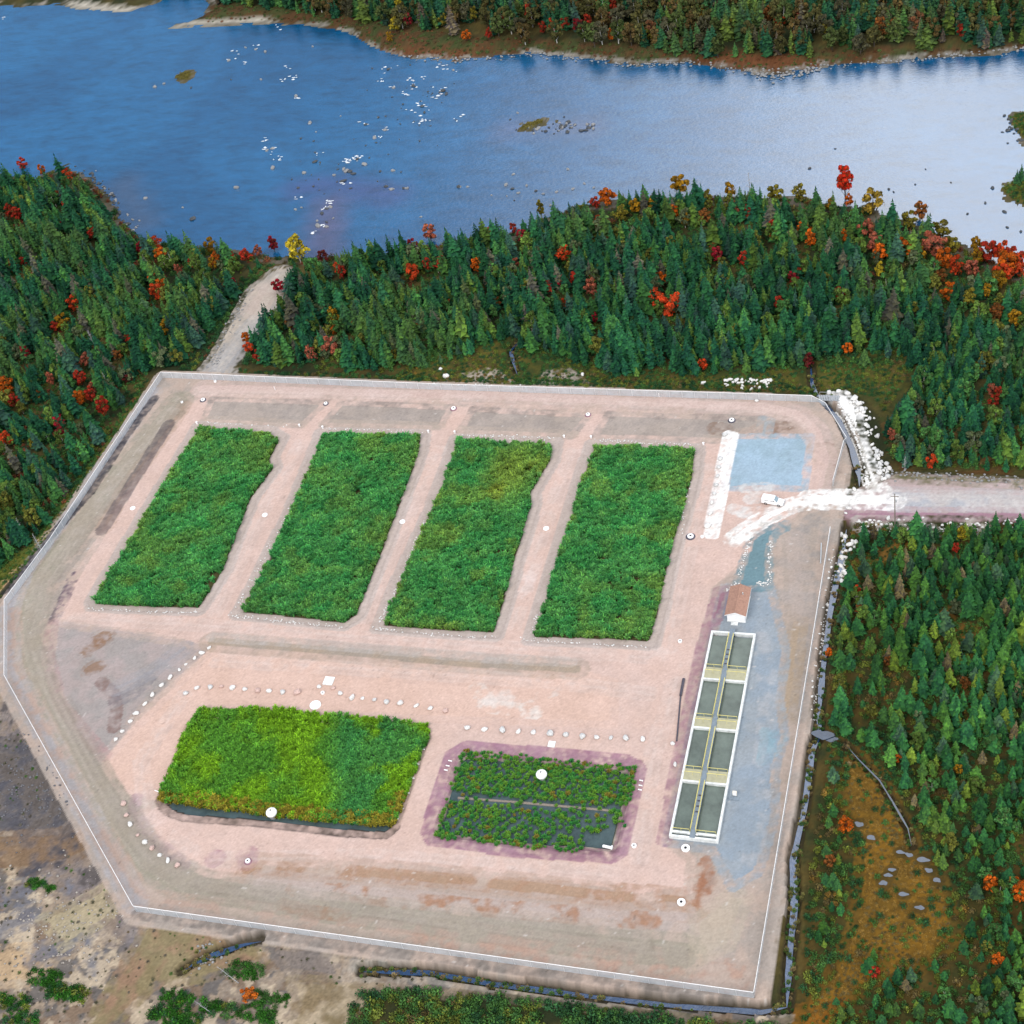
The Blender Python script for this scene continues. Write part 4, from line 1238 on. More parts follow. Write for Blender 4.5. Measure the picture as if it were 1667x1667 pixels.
# autumn trees, crown centres as they show in the photograph
HUE = {'red': (.42, .035, .022), 'crimson': (.28, .012, .030), 'orange': (.55, .115, .012), 'scarlet': (.56, .060, .018), 'gold': (.36, .19, .015), 'yellow': (.46, .36, .030), 'salmon': (.36, .10, .065), 'rust': (.24, .085, .025),
       'maroon': (.12, .012, .018), 'olive': (.20, .17, .025)}
AUT = {
    'west_wood': 'red 35 255 4|orange 67 264 4|scarlet 108 282 4|red 94 316 3|red 104 331 2.5|red 14 340 4|red 26 346 4|crimson 104 366 3|red 151 378 3.5|red 55 400 3|red 39 423 3|orange 129 420 4|crimson 227 401 4|scarlet 252 394 4.5|orange 259 410 4|'
                 'salmon 279 406 3.5|gold 339 396 4.5|orange 351 420 4.5|gold 346 427 4|red 375 417 4|red 398 413 4|crimson 443 385 4.5|salmon 418 396 3.5|salmon 289 437 3.5|red 311 427 3|scarlet 250 453 4|scarlet 118 492 4.5|orange 161 529 3.5|'
                 'red 210 549 4|crimson 40 571 4.5|red 89 529 3|scarlet 254 472 5.5|orange 262 462 4|red 129 612 5|red 165 659 6|orange 128 645 4|orange 7 625 5|red 22 649 4|crimson 92 682 3.5|crimson 96 702 3|scarlet 7 712 4.5|scarlet 22 748 3|'
                 'olive 52 719 3.5|salmon 81 615 4|salmon 138 583 4|maroon 205 612 3|rust 190 575 3|gold 100 520 4|gold 270 530 4|rust 60 640 3.5|crimson 378 459 3.5|salmon 150 630 4|rust 20 430 4|red 145 640 4.5',
    'river_wood': 'crimson 450 462 4|orange 400 548 3|scarlet 403 565 3|red 420 578 3.5|salmon 504 571 5|salmon 537 561 6|gold 541 511 5.5|orange 545 535 3.5|rust 470 523 3.5|red 507 528 3|maroon 524 405 4|scarlet 549 433 4.5|red 556 440 4|crimson 615 415 4.5|'
                  'red 694 427 4.5|red 716 427 4.5|scarlet 671 439 5.5|orange 775 428 3.5|salmon 834 427 3.5|scarlet 916 410 5|crimson 872 430 3|red 936 450 4|red 961 450 4|crimson 914 457 3.5|red 886 464 4|salmon 960 464 4.5|scarlet 921 489 3.5|scarlet 1060 482 5.5|'
                  'scarlet 1091 491 6|orange 1072 450 4.5|scarlet 1084 442 3.5|crimson 968 516 3|scarlet 726 489 3|rust 573 524 3.5|red 684 524 3|rust 808 491 3.5|salmon 698 366 5|crimson 671 386 4|red 835 359 3.5|red 795 380 4|crimson 849 383 4|scarlet 976 359 4.5|'
                  'orange 988 316 5.5|red 968 317 3.5|gold 1032 332 5|orange 1097 343 4.5|gold 1064 329 4.5|olive 879 327 5|gold 1104 285 6|salmon 1408 368 5.5|salmon 1423 391 5|orange 1433 408 5.5|yellow 1431 437 4.5|orange 1473 398 5|gold 1497 411 4.5|'
                  'salmon 1520 393 7|orange 1537 416 6.5|scarlet 1557 428 5.5|red 1607 406 6|scarlet 1631 396 6.5|red 1651 406 5.5|orange 1641 423 7|scarlet 1661 427 6|scarlet 1631 440 5|gold 1624 452 5|gold 1591 416 4.5|salmon 1581 433 4.5|rust 1530 447 4|'
                  'red 1258 371 5|red 1218 343 4.5|salmon 1199 344 4|orange 1308 371 4.5|orange 1319 386 5|orange 1376 381 3.5|red 1164 381 3.5|scarlet 1196 406 3.5|red 1209 418 4|crimson 1167 411 4.5|gold 1188 296 4.5|rust 1147 349 4.5|gold 1352 331 4|rust 1498 331 5|'
                  'orange 1382 314 3.5|red 1366 476 4|red 1268 491 4|red 1298 440 4|crimson 1290 450 3.5|maroon 1303 531 3|orange 1379 565 3|maroon 1315 585 4|scarlet 1144 590 3|orange 1545 472 4.5|olive 1577 481 5|gold 1607 470 4.5|rust 1624 504 5|gold 1653 514 4.5|'
                  'gold 1626 450 4.5|scarlet 1515 748 3.5|red 1618 652 3|red 1628 638 3|salmon 1616 632 3|olive 1594 595 4.5|olive 1300 310 5.5|olive 1260 300 5|olive 1480 345 5|olive 1530 375 6|olive 1550 395 5.5|gold 1590 385 5|rust 1160 400 4|olive 640 575 4|'
                  'gold 1115 355 4.5|olive 1150 320 5|olive 1010 345 5|salmon 1452 705 3',
    'east_wood': 'yellow 1565 867 3.5|red 1556 890 3|orange 1350 1061 2.2|orange 1460 1232 2|orange 1377 1340 3|red 1424 1581 2|orange 1612 1437 3.5|orange 1658 1439 4|orange 1661 1454 3.5|rust 1400 990 2.5|rust 1445 1075 2.2|rust 1570 1110 3|gold 1560 1250 2.2|rust 1350 1400 2.5|orange 1625 1560 2.2|scarlet 1395 960 2',
    'far_wood': 'red 862 17 8|scarlet 824 27 6|red 795 52 5|orange 758 55 4.5|crimson 661 30 6|yellow 641 37 6|gold 634 59 4.5|red 882 42 5.5|scarlet 899 37 6|red 919 34 6|crimson 940 37 6|red 956 30 5.5|red 997 7 8|salmon 990 27 6|orange 993 55 5|rust 1017 50 6|crimson 1047 13 6.5|orange 966 7 6|red 1565 48 6.5|'
                'olive 1186 40 7|olive 1345 42 7|rust 1435 40 8|rust 1455 38 7|olive 1050 55 6|olive 770 20 7|yellow 650 5 6|salmon 1300 25 6|rust 1395 70 4|gold 1140 20 6|olive 720 30 6|rust 1250 20 7|scarlet 1270 32 5',
}
# keep the spruces from hiding the autumn crowns they stand beside
aut = np.array([[float(q) for q in it.split()[1:]] for txt in AUT.values() for it in txt.split('|')] + [[1376, 284, 7], [1421, 324, 8], [486, 396, 8]])
for ci in range(len(cand)):
    nm, x, y, z, hh = cand[ci]
    pm, _ = proj(np.c_[x, y, z + hh * .62])
    ok = np.ones(len(x), bool)
    for a, b, s in aut:
        r = s * 2.9
        dx, dy = pm[:, 0] - a, pm[:, 1] - b
        ok &= ~((np.abs(dx) < r + 4) & (dy > -4) & (dy < r * 1.2 + 13 - np.abs(dx) * .4))
    cand[ci] = (nm, x[ok], y[ok], z[ok], hh[ok])

allx = np.concatenate([c[1] for c in cand]); ally = np.concatenate([c[2] for c in cand]); allz = np.concatenate([c[3] for c in cand]); allh = np.concatenate([c[4] for c in cand])
alln = np.concatenate([np.full(len(c[1]), i) for i, c in enumerate(cand)])
pt, dep = proj(np.c_[allx, ally, allz + allh * .5])
inside = (pt[:, 0] > 12) & (pt[:, 0] < 1655) & (pt[:, 1] > 12) & (pt[:, 1] < 1650)
score = np.where(inside, allh / dep, 0)
# the largest few of every wood stand as trees of their own, 300 in all
pick = np.zeros(len(allx), bool)
for i, quota in enumerate((115, 75, 90, 20)):
    idx = np.nonzero((alln == i) & inside)[0]
    idx = idx[np.argsort(-score[idx])]
    pick[idx[:quota]] = True
tint_all = green_tints(len(allx))
tint_all *= (.62 + .76 * fbm(allx, ally, 13, 10))[:, None]
yg = (sstep(.52, .64, fbm(allx, ally, 22, 21)) * RNG.random(len(allx)))[:, None] * .8
tint_all = tint_all * (1 - yg) + np.array((.075, .135, .030))[None] * yg
ew = (alln == list(FOREST).index('east_wood'))
tint_all[ew] = tint_all[ew] * np.array([1.55, 1.28, .95])[None]
far = np.array([n == 'far_wood' for n in FOREST])[alln]
tint_all[far] *= np.array([1.15, .95, 1.0])[None]


def tree(name, meshes, p, h, rz, tint, label, cat, group, widen=1.0):
    root = empty(name, p, rz, (h * widen, h * widen, h))
    set_props(root, label, cat, group)
    cr = ob('crown', meshes[0], root)
    cr['tint'] = [float(tint[0]), float(tint[1]), float(tint[2]), 1.0]
    ob('trunk', meshes[1], root)
    return root


for i in np.nonzero(pick)[0]:
    nm = cand[alln[i]][0]
    tree('spruce_tree', SPRUCE[int(RNG.integers(0, 7))], (allx[i], ally[i], allz[i] - .05), allh[i], RNG.random() * 6.28, tint_all[i], NAMES[nm][0], 'tree', NAMES[nm][1])
for i, (nm, *_r) in enumerate(cand):
    k = (alln == i) & ~pick
    n = k.sum()
    w = .9 + .35 * RNG.random(n)
    lab = {'river_wood': 'dense mass of spruces between the compound and the river', 'west_wood': 'dense mass of spruces west of the compound fence', 'east_wood': 'scattered mass of young spruces around the bog',
           'far_wood': 'mixed spruce forest covering the far river bank'}[nm]
    scatter('spruce_forest', 'spruce', np.c_[allx, ally, allz - .05][k], np.c_[allh[k] * w, allh[k] * w, allh[k]], tint_all[k], lab, 'forest', None, .035)

# muted broadleaf trees between the spruces: only the far bank has them in a mass
fx, fy = fill(FOREST['far_wood'], 4.2, .5)
k = (RNG.random(len(fx)) < .42) & (RIVER.sd(fx, fy, 12) < -3)
fx, fy = fx[k], fy[k]
ft = np.array([(.085, .080, .030), (.11, .075, .030), (.060, .085, .028), (.075, .072, .045), (.13, .055, .028)])[RNG.choice(5, len(fx), p=[.3, .2, .28, .16, .06])] * (.7 + .6 * RNG.random(len(fx)))[:, None]
scatter('broadleaf_forest', 'leafy', np.c_[fx, fy, height(fx, fy)], 7.0 + 2.5 * RNG.random(len(fx)), ft, 'dull olive and brown birches mixed through the far bank forest', 'forest')

LOOK = {'red': 'red', 'crimson': 'deep crimson', 'orange': 'bright orange', 'scarlet': 'fiery scarlet', 'gold': 'golden', 'yellow': 'pale yellow', 'salmon': 'dull salmon-pink', 'rust': 'rust brown', 'maroon': 'dark maroon', 'olive': 'olive gold'}
WHERE = {'west_wood': 'in the wood west of the compound', 'river_wood': 'in the wood between compound and river', 'east_wood': 'on the boggy ground beside the long ditch', 'far_wood': 'on the far bank of the river'}
for reg, txt in AUT.items():
    for it in txt.split('|'):
        hue, a, b, s = it.split()
        a, b, s = float(a), float(b), float(s)
        h = (s * 1.10 + .6) * (.78 if reg == 'far_wood' else 1)
        p = G([(a, b)], h * .62)[0]
        if RIVER.sd(p[0], p[1], 12) > -1 and reg != 'far_wood':
            p = G([(a, b + 10)], h * .62)[0]
        t = np.array(HUE[hue]) * RNG.uniform(.58, 1.0) * (.8 if reg == 'far_wood' else 1)
        tree('broadleaf_tree', LEAFY[int(RNG.integers(0, 6))][:2], p, h, RNG.random() * 6.28, t, 'broadleaf tree with %s autumn leaves %s' % (LOOK[hue], WHERE[reg]), 'tree', '%s trees %s' % (LOOK[hue], WHERE[reg]), RNG.uniform(.75, 1.3))
for nm, dens_, lab in (('river_wood', .55, 'green and olive young broadleaf trees between the riverside spruces'), ('west_wood', .45, 'green and olive young broadleaf trees between the west wood spruces'), ('east_wood', .26, 'low green broadleaf scrub between the young spruces')):
    x, y = fill(FOREST[nm], 5.0, .5)
    k = (RNG.random(len(x)) < dens_ * 2.0 * fbm(x, y, 30, 15)) & (RIVER.sd(x, y, 12) < -2.5) & (SITE.sd(x, y, 12) < -5) & (bog.sd(x, y, 6) < -1) & (bog_top.sd(x, y, 6) < -1)
    for c_ in CLEAR: k &= c_.sd(x, y, 6) < -2
    x, y = x[k], y[k]
    t = np.array([(.06, .17, .05), (.11, .19, .04), (.16, .17, .035), (.10, .13, .07)])[RNG.choice(4, len(x), p=[.4, .3, .15, .15])] * (.6 + .7 * RNG.random(len(x)))[:, None]
    scatter('broadleaf_scrub', 'leafy', np.c_[x, y, height(x, y)], RNG.uniform(3.5, 7.0, len(x)) * (.75 if nm == 'east_wood' else 1), t, lab, 'forest')
# the trees that stand out
(cv, cf), lo = leafy_crown(np.random.default_rng(77), lobes=16, leaves=1500, rx=.24, z0=.22, size=.04)
p = G([(1376, 326)])[0]
tree('maple_tree', (mesh_np('maple_crown', cv, cf, M['leaf']), LEAFY[2][1]), p, 12.0, .4, (.52, .028, .012), 'tall bright red maple standing alone at the river edge', 'tree', None, .8)
p = G([(1421, 348)])[0]
tree('broadleaf_tree', LEAFY[1][:2], p, 8.0, 1.4, (.30, .20, .03), 'broad old-gold crown just inland of the tall red maple', 'tree', None, 1.15)
p = G([(490, 428)])[0]
tree('birch_tree', (LEAFY[0][0], LEAFY[0][2]), p, 10.5, .9, (.50, .40, .035), 'yellow birch with white trunk at the head of the forest track', 'tree', None, .85)
p = G([(405, 1620)], 1.6)[0]
tree('broadleaf_tree', LEAFY[3][:2], p, 4.0, .9, (.50, .13, .02), 'small orange tree among green bushes south of the compound', 'tree', None, 1.0)
for a, b, h, lab in ((155, 565, 6.5, 'bare silver-grey dead tree among red bushes'), (178, 632, 6, 'thin bare grey snag behind a red bush'), (277, 545, 4.5, 'leafless grey stem beside a golden tree'), (70, 900, 7, 'tall grey dead spruce near the sandy lip'),
                     (40, 870, 6, 'grey dead spruce in the dark corner of the wood'), (1473, 765, 4.5, 'pale dead spruce beside the access road'), (388, 1600, 6, 'bleached leaning stem behind the orange bush'), (345, 1650, 5, 'bleached dead stem over bare ground'), (1222, 322, 9, 'bare-topped snag on the river edge')):
    q = G([(a, b)])[0]
    o = ob('dead_tree', DEAD[int(RNG.integers(0, 3))], None, q, RNG.random() * 6.28, h)
    set_props(o, lab, 'dead tree')
    if b > 1590: o.rotation_euler = (0, -.5, 0)

# ------------------------------------------------------------------ undergrowth
def undergrowth(name, shape, spacing, cols, probs, smin, smax, label, avoid_site=True, patch=None, dens=1.0, tall=1.0):
    x, y = fill(shape, spacing, .5)
    k = RNG.random(len(x)) < dens
    if avoid_site: k &= SITE.sd(x, y, 12) < -2.6
    if shape is right_floor: k &= ~((bog.sd(x, y, 6) > 0) & (RNG.random(len(x)) < .75))
    for c_ in [ROAD_VERGE, FTRACK, WHITE_PATHS[2]] + DITCHES + POOLS: k &= c_.sd(x, y, 6) < -.55
    k &= RIVER.sd(x, y, 12) < -1.0
    if patch is not None: k &= fbm(x, y, 7, 14) > patch
    x, y = x[k], y[k]
    n = len(x)
    nz = fbm(x, y, 8, 5)
    ci = np.clip((np.searchsorted(np.cumsum(probs), np.clip(.55 * RNG.random(n) + .45 * sstep(.3, .7, nz), 0, .999))), 0, len(cols) - 1)
    t = np.array(cols)[ci] * (.65 + .7 * RNG.random(n))[:, None]
    s = RNG.uniform(smin, smax, n)
    scatter(name, 'bush', np.c_[x, y, height(x, y) - .05], np.c_[s, s, s * tall], t, label, 'undergrowth', None, .1)


GR, DG, YG, OR, RD, BR = (.055, .135, .034), (.028, .085, .032), (.13, .16, .030), (.24, .145, .035), (.20, .065, .035), (.13, .10, .04)
undergrowth('undergrowth', FOREST['river_wood'], 1.5, [DG, GR, YG, BR, RD], [.35, .35, .15, .1, .05], .9, 2.0, 'green undergrowth below the riverside wood', dens=.7)
undergrowth('undergrowth', FOREST['west_wood'], 1.4, [DG, GR, BR, RD, YG], [.35, .3, .12, .13, .1], .8, 1.9, 'dark undergrowth of the west wood', dens=.75)
undergrowth('undergrowth', right_floor, .95, [DG, GR, YG, BR, OR], [.34, .28, .16, .14, .08], .5, 1.7, 'green and brown undergrowth on the boggy east side', dens=.66)
undergrowth('bog_plants', bog, .6, [OR, BR, YG, GR], [.5, .28, .17, .05], .4, .95, 'orange-brown bog grasses around small pools', dens=.75, tall=.5)
undergrowth('bog_plants', bog_top, .85, [GR, DG, YG, BR, OR], [.34, .22, .22, .14, .08], .5, 1.3, 'low bog plants along the far fence', dens=.75, tall=.75, patch=.28)
undergrowth('edge_brush', Shape([(385, 606), (640, 618), (1000, 632), (1320, 644)], 11, -1), .85, [GR, DG, YG, BR], [.35, .35, .15, .15], .6, 1.5, 'green brush along the outside of the far fence', dens=.6)
undergrowth('edge_brush', Shape([(300, 602), (350, 545), (385, 480), (440, 430)], 9, -1), .85, [GR, DG, YG, RD], [.4, .35, .15, .1], .6, 1.7, 'green brush on the river side of the forest track', dens=.6)
undergrowth('bank_plants', Shape([(242, 650), (150, 785), (60, 890), (0, 945)], 13, -1), .8, [YG, GR, DG, BR], [.35, .4, .15, .1], .5, 1.1, 'rough green grass on the bank outside the west fence', dens=.7)
undergrowth('shore_plants', far_low, 1.7, [(.10, .07, .035), (.07, .11, .035), (.16, .065, .03), (.11, .12, .035)], [.35, .3, .2, .15], .7, 1.5, 'brown and olive scrub along the far shore', avoid_site=False, dens=.8, tall=.7)
undergrowth('bushes', Shape([(575, 1612), (640, 1600), (800, 1612), (1000, 1636), (1100, 1650), (1280, 1665), (1290, 1900), (480, 1900)], z=-1.2), .95, [DG, GR, YG, BR], [.35, .35, .18, .12], .8, 2.6, 'thick dark green bushes south of the ditch', dens=.8, patch=.33)
for a, b, r, lab in ((400, 1580, 6, 'round green bush clump behind the small orange tree'), (420, 1650, 6.5, 'green bushes below the small orange tree'), (75, 1590, 4.5, 'bright green bush patch on the bare slope'), (20, 1630, 5, 'dark green bushes at the foot of the bare slope'), (68, 1440, 2, 'small green bush on the pale slope'),
                     (275, 1650, 4, 'green shrubs on the tan ground'), (115, 1615, 3, 'green bushes beside the brown track'), (355, 1640, 4, 'yellow-green shrubs near the bleached stem'), (290, 1625, 2.5, 'low green shrubs beside the small stream'), (100, 1612, 6.5, 'broad green thicket at the foot of the pale slope'), (35, 1655, 6, 'green thicket below the tan patch'), (440, 1625, 6.5, 'tall green bushes beside the bleached dead stem'), (300, 1660, 5, 'green thicket along the brown track')):
    undergrowth('bushes', Shape([(a - 18, b - 5), (a + 18, b + 5)], r * 2.0, -1), .75, [GR, (.03, .12, .015), DG, YG], [.4, .35, .15, .1], .6, 1.9, lab, dens=.8)
undergrowth('bushes', Shape([(690, 1570), (720, 1590)], 3.4, -1), .7, [YG, (.09, .14, .02)], [.5, .5], .9, 1.9, 'yellow-green willow bush leaning over the ditch', tall=1.5)
undergrowth('bushes', Shape([(890, 1600), (870, 1618)], 2.4, -1), .7, [YG, (.12, .13, .02)], [.5, .5], .8, 1.6, 'yellowish willow sprig beside the south ditch', tall=1.3)
undergrowth('weeds', dirt, 1.5, [(.06, .13, .03), (.10, .10, .06), (.12, .11, .09), (.16, .12, .07)], [.35, .25, .2, .2], .3, .9, 'sparse weeds dotted over the bare slope', dens=.4, patch=.46, tall=.6)
for d_, n_, lab in ((DITCHES[0], 130, 'sedges on the banks of the stream under the footbridge'), (DITCHES[1], 420, 'sedges on the banks of the long ditch'), (DITCHES[2], 330, 'sedges on the banks of the south ditch'), (DITCHES[3], 60, 'sedges beside the small stream on bare ground'), (DITCHES[4], 60, 'sedges beside the creek behind the far fence'), (DITCHES[5], 110, 'sedges beside the creek through the bog')):
    P_ = d_.pts
    L_ = np.r_[0, np.cumsum(np.hypot(*np.diff(P_, axis=0).T))]
    s_ = RNG.random(n_) * L_[-1]
    x = np.interp(s_, L_, P_[:, 0]); y = np.interp(s_, L_, P_[:, 1])
    a_ = RNG.random(n_) * 6.28
    r_ = d_.w / 2 + .25 + RNG.exponential(.45, n_)
    x, y = x + np.cos(a_) * r_, y + np.sin(a_) * r_
    k = SITE.sd(x, y, 12) < -2
    x, y = x[k], y[k]
    t = np.array([(.16, .15, .05), (.09, .14, .035), (.20, .15, .07), (.05, .11, .03)])[RNG.integers(0, 4, len(x))] * (.6 + .7 * RNG.random(len(x)))[:, None]
    scatter('bank_sedges', 'tuft', np.c_[x, y, height(x, y)], RNG.uniform(.25, .7, len(x)), t, lab, 'sedges')
x, y = [], []
nb = unproj([q for q in NEAR_BANK if -150 < q[0] < 1850], WATER_Z)[:, :2]
for a_, b_ in zip(nb[:-1], nb[1:]):
    n_ = int(np.hypot(*(b_ - a_)) * 2.2)
    q_ = a_ + (b_ - a_) * RNG.random((n_, 1)) + np.c_[np.zeros(n_), -RNG.exponential(2.4, n_) - .3]
    x.append(q_[:, 0]); y.append(q_[:, 1])
x, y = np.concatenate(x), np.concatenate(y)
k = (FTRACK.sd(x, y, 6) < -.5) & (RIVER.sd(x, y, 12) < -.2)
k &= ~((x < unproj([(100, 300)], -3)[0, 0] + 30) & (RNG.random(len(x)) < .35))
x, y = x[k], y[k]
t = np.array([GR, DG, DG, YG, BR, RD])[RNG.integers(0, 6, len(x))] * (.6 + .6 * RNG.random(len(x)))[:, None]
s_ = RNG.uniform(.9, 2.4, len(x))
scatter('bank_bushes', 'bush', np.c_[x, y, height(x, y) - .1], np.c_[s_, s_, s_ * 1.2], t, 'low bushes crowding the near bank of the river', 'bushes')
for i, lab in ((0, 'green shrubs on the wooded river islet'), (1, 'green shrubs on the low stony spit'), (2, 'yellow grass on the smallest islet'), (3, 'yellow grass among the midstream rocks')):
    x, y = fill(ISLES[i], .9 if i < 2 else .7, .5, -.4)
    t = np.array([GR, YG, DG])[RNG.integers(0, 3, len(x))] if i < 2 else np.tile(np.array((.17, .15, .04))[None], (len(x), 1))
    scatter('islet_plants', 'bush', np.c_[x, y, height(x, y)], RNG.uniform(.5, 1.4 if i < 2 else .7, len(x)), t * (.7 + .6 * RNG.random(len(x)))[:, None], lab, 'shrubs')
for a, b, h in ((1655, 300, 5), (1662, 296, 6), (1690, 305, 6)):
    q = G([(a, b)])[0]
    tree('spruce_tree', SPRUCE[1], q, h, 0, (.03, .09, .035), 'spruce growing on the wooded river islet', 'tree', 'spruces on the islet')

# ------------------------------------------------------------------ boulders
def ico(sub):
    t = (1 + 5 ** .5) / 2
    V = [np.array(v, float) / math.hypot(1, t) for v in [(-1, t, 0), (1, t, 0), (-1, -t, 0), (1, -t, 0), (0, -1, t), (0, 1, t), (0, -1, -t), (0, 1, -t), (t, 0, -1), (t, 0, 1), (-t, 0, -1), (-t, 0, 1)]]
    F = [[0, 11, 5], [0, 5, 1], [0, 1, 7], [0, 7, 10], [0, 10, 11], [1, 5, 9], [5, 11, 4], [11, 10, 2], [10, 7, 6], [7, 1, 8], [3, 9, 4], [3, 4, 2], [3, 2, 6], [3, 6, 8], [3, 8, 9], [4, 9, 5], [2, 4, 11], [6, 2, 10], [8, 6, 7], [9, 8, 1]]
    for _ in range(sub):
        c, F2 = {}, []

        def mid(a, b):
            k = (min(a, b), max(a, b))
            if k not in c:
                m_ = V[a] + V[b]
                V.append(m_ / np.linalg.norm(m_))
                c[k] = len(V) - 1
            return c[k]
        for a, b, d in F:
            x, y, z = mid(a, b), mid(b, d), mid(d, a)
            F2 += [[a, x, z], [b, y, x], [d, z, y], [x, y, z]]
        F = F2
    return np.array(V), np.array(F)


ICO1 = ico(1)
R2 = np.random.default_rng(31)


def rock_mesh(name, mat):
    V, F = ICO1
    V = V * (1 + R2.normal(0, .13, (len(V), 1)))
    for _ in range(3):                                   # knock flat faces off
        d = R2.normal(size=3)
        d /= np.linalg.norm(d)
        k = V @ d
        V = V - np.maximum(k - R2.uniform(.55, .8), 0)[:, None] * d[None]
    V = V * np.array([1, R2.uniform(.7, 1), R2.uniform(.6, .8)])
    return mesh_np(name, V, F, mat)


ROCKS = {k: [rock_mesh('boulder', M[k]) for _ in range(5)] for k in ('rock_white', 'rock_pale', 'rock_pink', 'rock_grey', 'rock_dark')}


def boulder(px, r, kind, label, group, name='boulder', cat='boulder', P=None):
    p = G([px], r * .4)[0] if P is None else P
    o = ob(name, ROCKS[kind][int(RNG.integers(0, 5))], None, (p[0], p[1], p[2] + r * .38), RNG.random() * 6.28, r)
    set_props(o, label, cat, group)
    return o


def zz(pts, ox, oy, s): return [(ox + q[0] / s, oy + q[1] / s, q[2] if len(q) > 2 else 1.0) for q in pts]


rowA = zz([(403, 530), (492, 488), (597, 480), (685, 478, .8), (775, 487, 1.2), (875, 497), (980, 508), (1068, 513), (1175, 520), (1292, 523, 1.2), (1468, 478, .9), (1580, 488, .8), (1638, 530, .9)], 220, 1020, 4.903) + \
    zz([(38, 937, 1.2), (90, 943, .7), (148, 950, .8), (207, 960), (272, 963, 1.2), (350, 978, .9), (417, 990, .9), (493, 1002, .9)], 560, 820, 2.977)
rowB = zz([(597, 1083), (680, 1093, 1.1), (767, 1097, 1.2), (845, 1103), (918, 1107, .9), (998, 1113, 1.3), (1075, 1118), (1155, 1125, 1.1), (1225, 1130, .9), (1292, 1135, .8), (1365, 1136, 1.1), (1447, 1140, 1)], 560, 820, 2.977)
rowC = zz([(590, 168, .8), (532, 208), (475, 250, .8), (405, 300, .6), (352, 345, .7), (278, 402, 1.1), (211, 466), (137, 542), (78, 615, .9), (12, 690, .9)], 220, 1020, 4.903) + \
    zz([(1225, 340), (1178, 413, .9), (1105, 500, .9), (1045, 573, .9)], 0, 1100, 5.557)
rowD = zz([(1120, 1153, 1.1), (1145, 1258, .8), (1175, 1343), (1245, 1440, .7), (1310, 1503), (1375, 1560), (1443, 1622, .8)], 0, 1100, 5.557) + zz([(812, 576), (858, 597)], 0, 1207, 2.977)
rowE = zz([(245, 135, 1.1), (210, 325), (195, 395, .9), (185, 465, .8), (175, 537, .9), (160, 605, .8), (140, 675, .8), (130, 762, .9), (108, 860, 1.4)], 1130, 680, 4.903)
for pts, lab, grp, mix in ((rowA, 'boulder in the curved row above the large pond', 'boulders in the curved row', ('rock_white', 'rock_pale', 'rock_pink')), (rowB, 'boulder in the straight row above the small pond', 'boulders in the straight row', ('rock_white', 'rock_white', 'rock_pale')),
                           (rowC, 'white boulder edging the grey triangle of bare ground', 'boulders along the bare triangle', ('rock_white',)), (rowD, 'boulder in the short row beside the perimeter track corner', 'boulders by the track corner', ('rock_white', 'rock_white', 'rock_pink')),
                           (rowE, 'boulder along the long white gravel strip', 'boulders along the white strip', ('rock_white', 'rock_pale'))):
    for a, b, s in pts:
        boulder((a, b), .70 * s, random.choice(mix), lab, grp)
for a, b, s, lab in ((1095, 1210, .8, 'pale boulder beside the purple gravel, next to the dark pipe'), (1099, 1244, .8, 'pale angular block on the purple gravel beside the tanks'), (717, 600, .9, 'white boulder lying in the bog behind the far fence'), (726, 612, 1.3, 'large flat white boulder behind the far fence'),
                     (948, 609, .9, 'lone white boulder beside the sandy patch'), (1145, 623, 1.0, 'grey-white boulder at the end of the stone heap'), (1232, 652, .8, 'white boulder on the verge just inside the far fence'), (1391, 796, .9, 'white boulder where the ditch meets the white road'), (1382, 827, .9, 'white boulder below the white road'),
                     (1446, 843, .9, 'white boulder beside the utility pole'), (1377, 835, .6, 'small white stone at the culvert')):
    boulder((a, b), .75 * s, 'rock_white', lab, None)
for a, b, _s in zz([(850, 185), (825, 195), (790, 180), (800, 160), (835, 180), (812, 205), (790, 235), (805, 230), (825, 222), (795, 260), (785, 262), (800, 290), (790, 315), (825, 325), (800, 330), (812, 342), (785, 345), (800, 375), (785, 375), (780, 150), (815, 370), (845, 210), (780, 300), (770, 330)], 1107, 820, 2.977):
    boulder((a, b), RNG.uniform(.5, .95), 'rock_white', 'white boulder on the bank of the long ditch beside young spruces', 'white boulders on the ditch bank')
for a, b, _s in zz([(545, 118), (575, 110), (610, 125), (640, 110), (690, 115), (730, 125), (780, 110), (800, 120), (820, 118), (845, 120), (790, 150), (820, 160), (850, 155), (900, 130), (930, 125), (960, 120), (990, 120), (970, 150), (945, 165), (940, 140), (690, 145), (660, 150), (690, 205), (700, 180), (830, 190),
                    (790, 215), (540, 175), (520, 160), (520, 122), (600, 140), (920, 145), (760, 135), (630, 130), (870, 200), (950, 190)], 1100, 600, 6.41):
    boulder((a, b), RNG.uniform(.35, .65), 'rock_white', 'white boulder in the stone heap behind the far fence', 'white boulders heaped behind the fence')
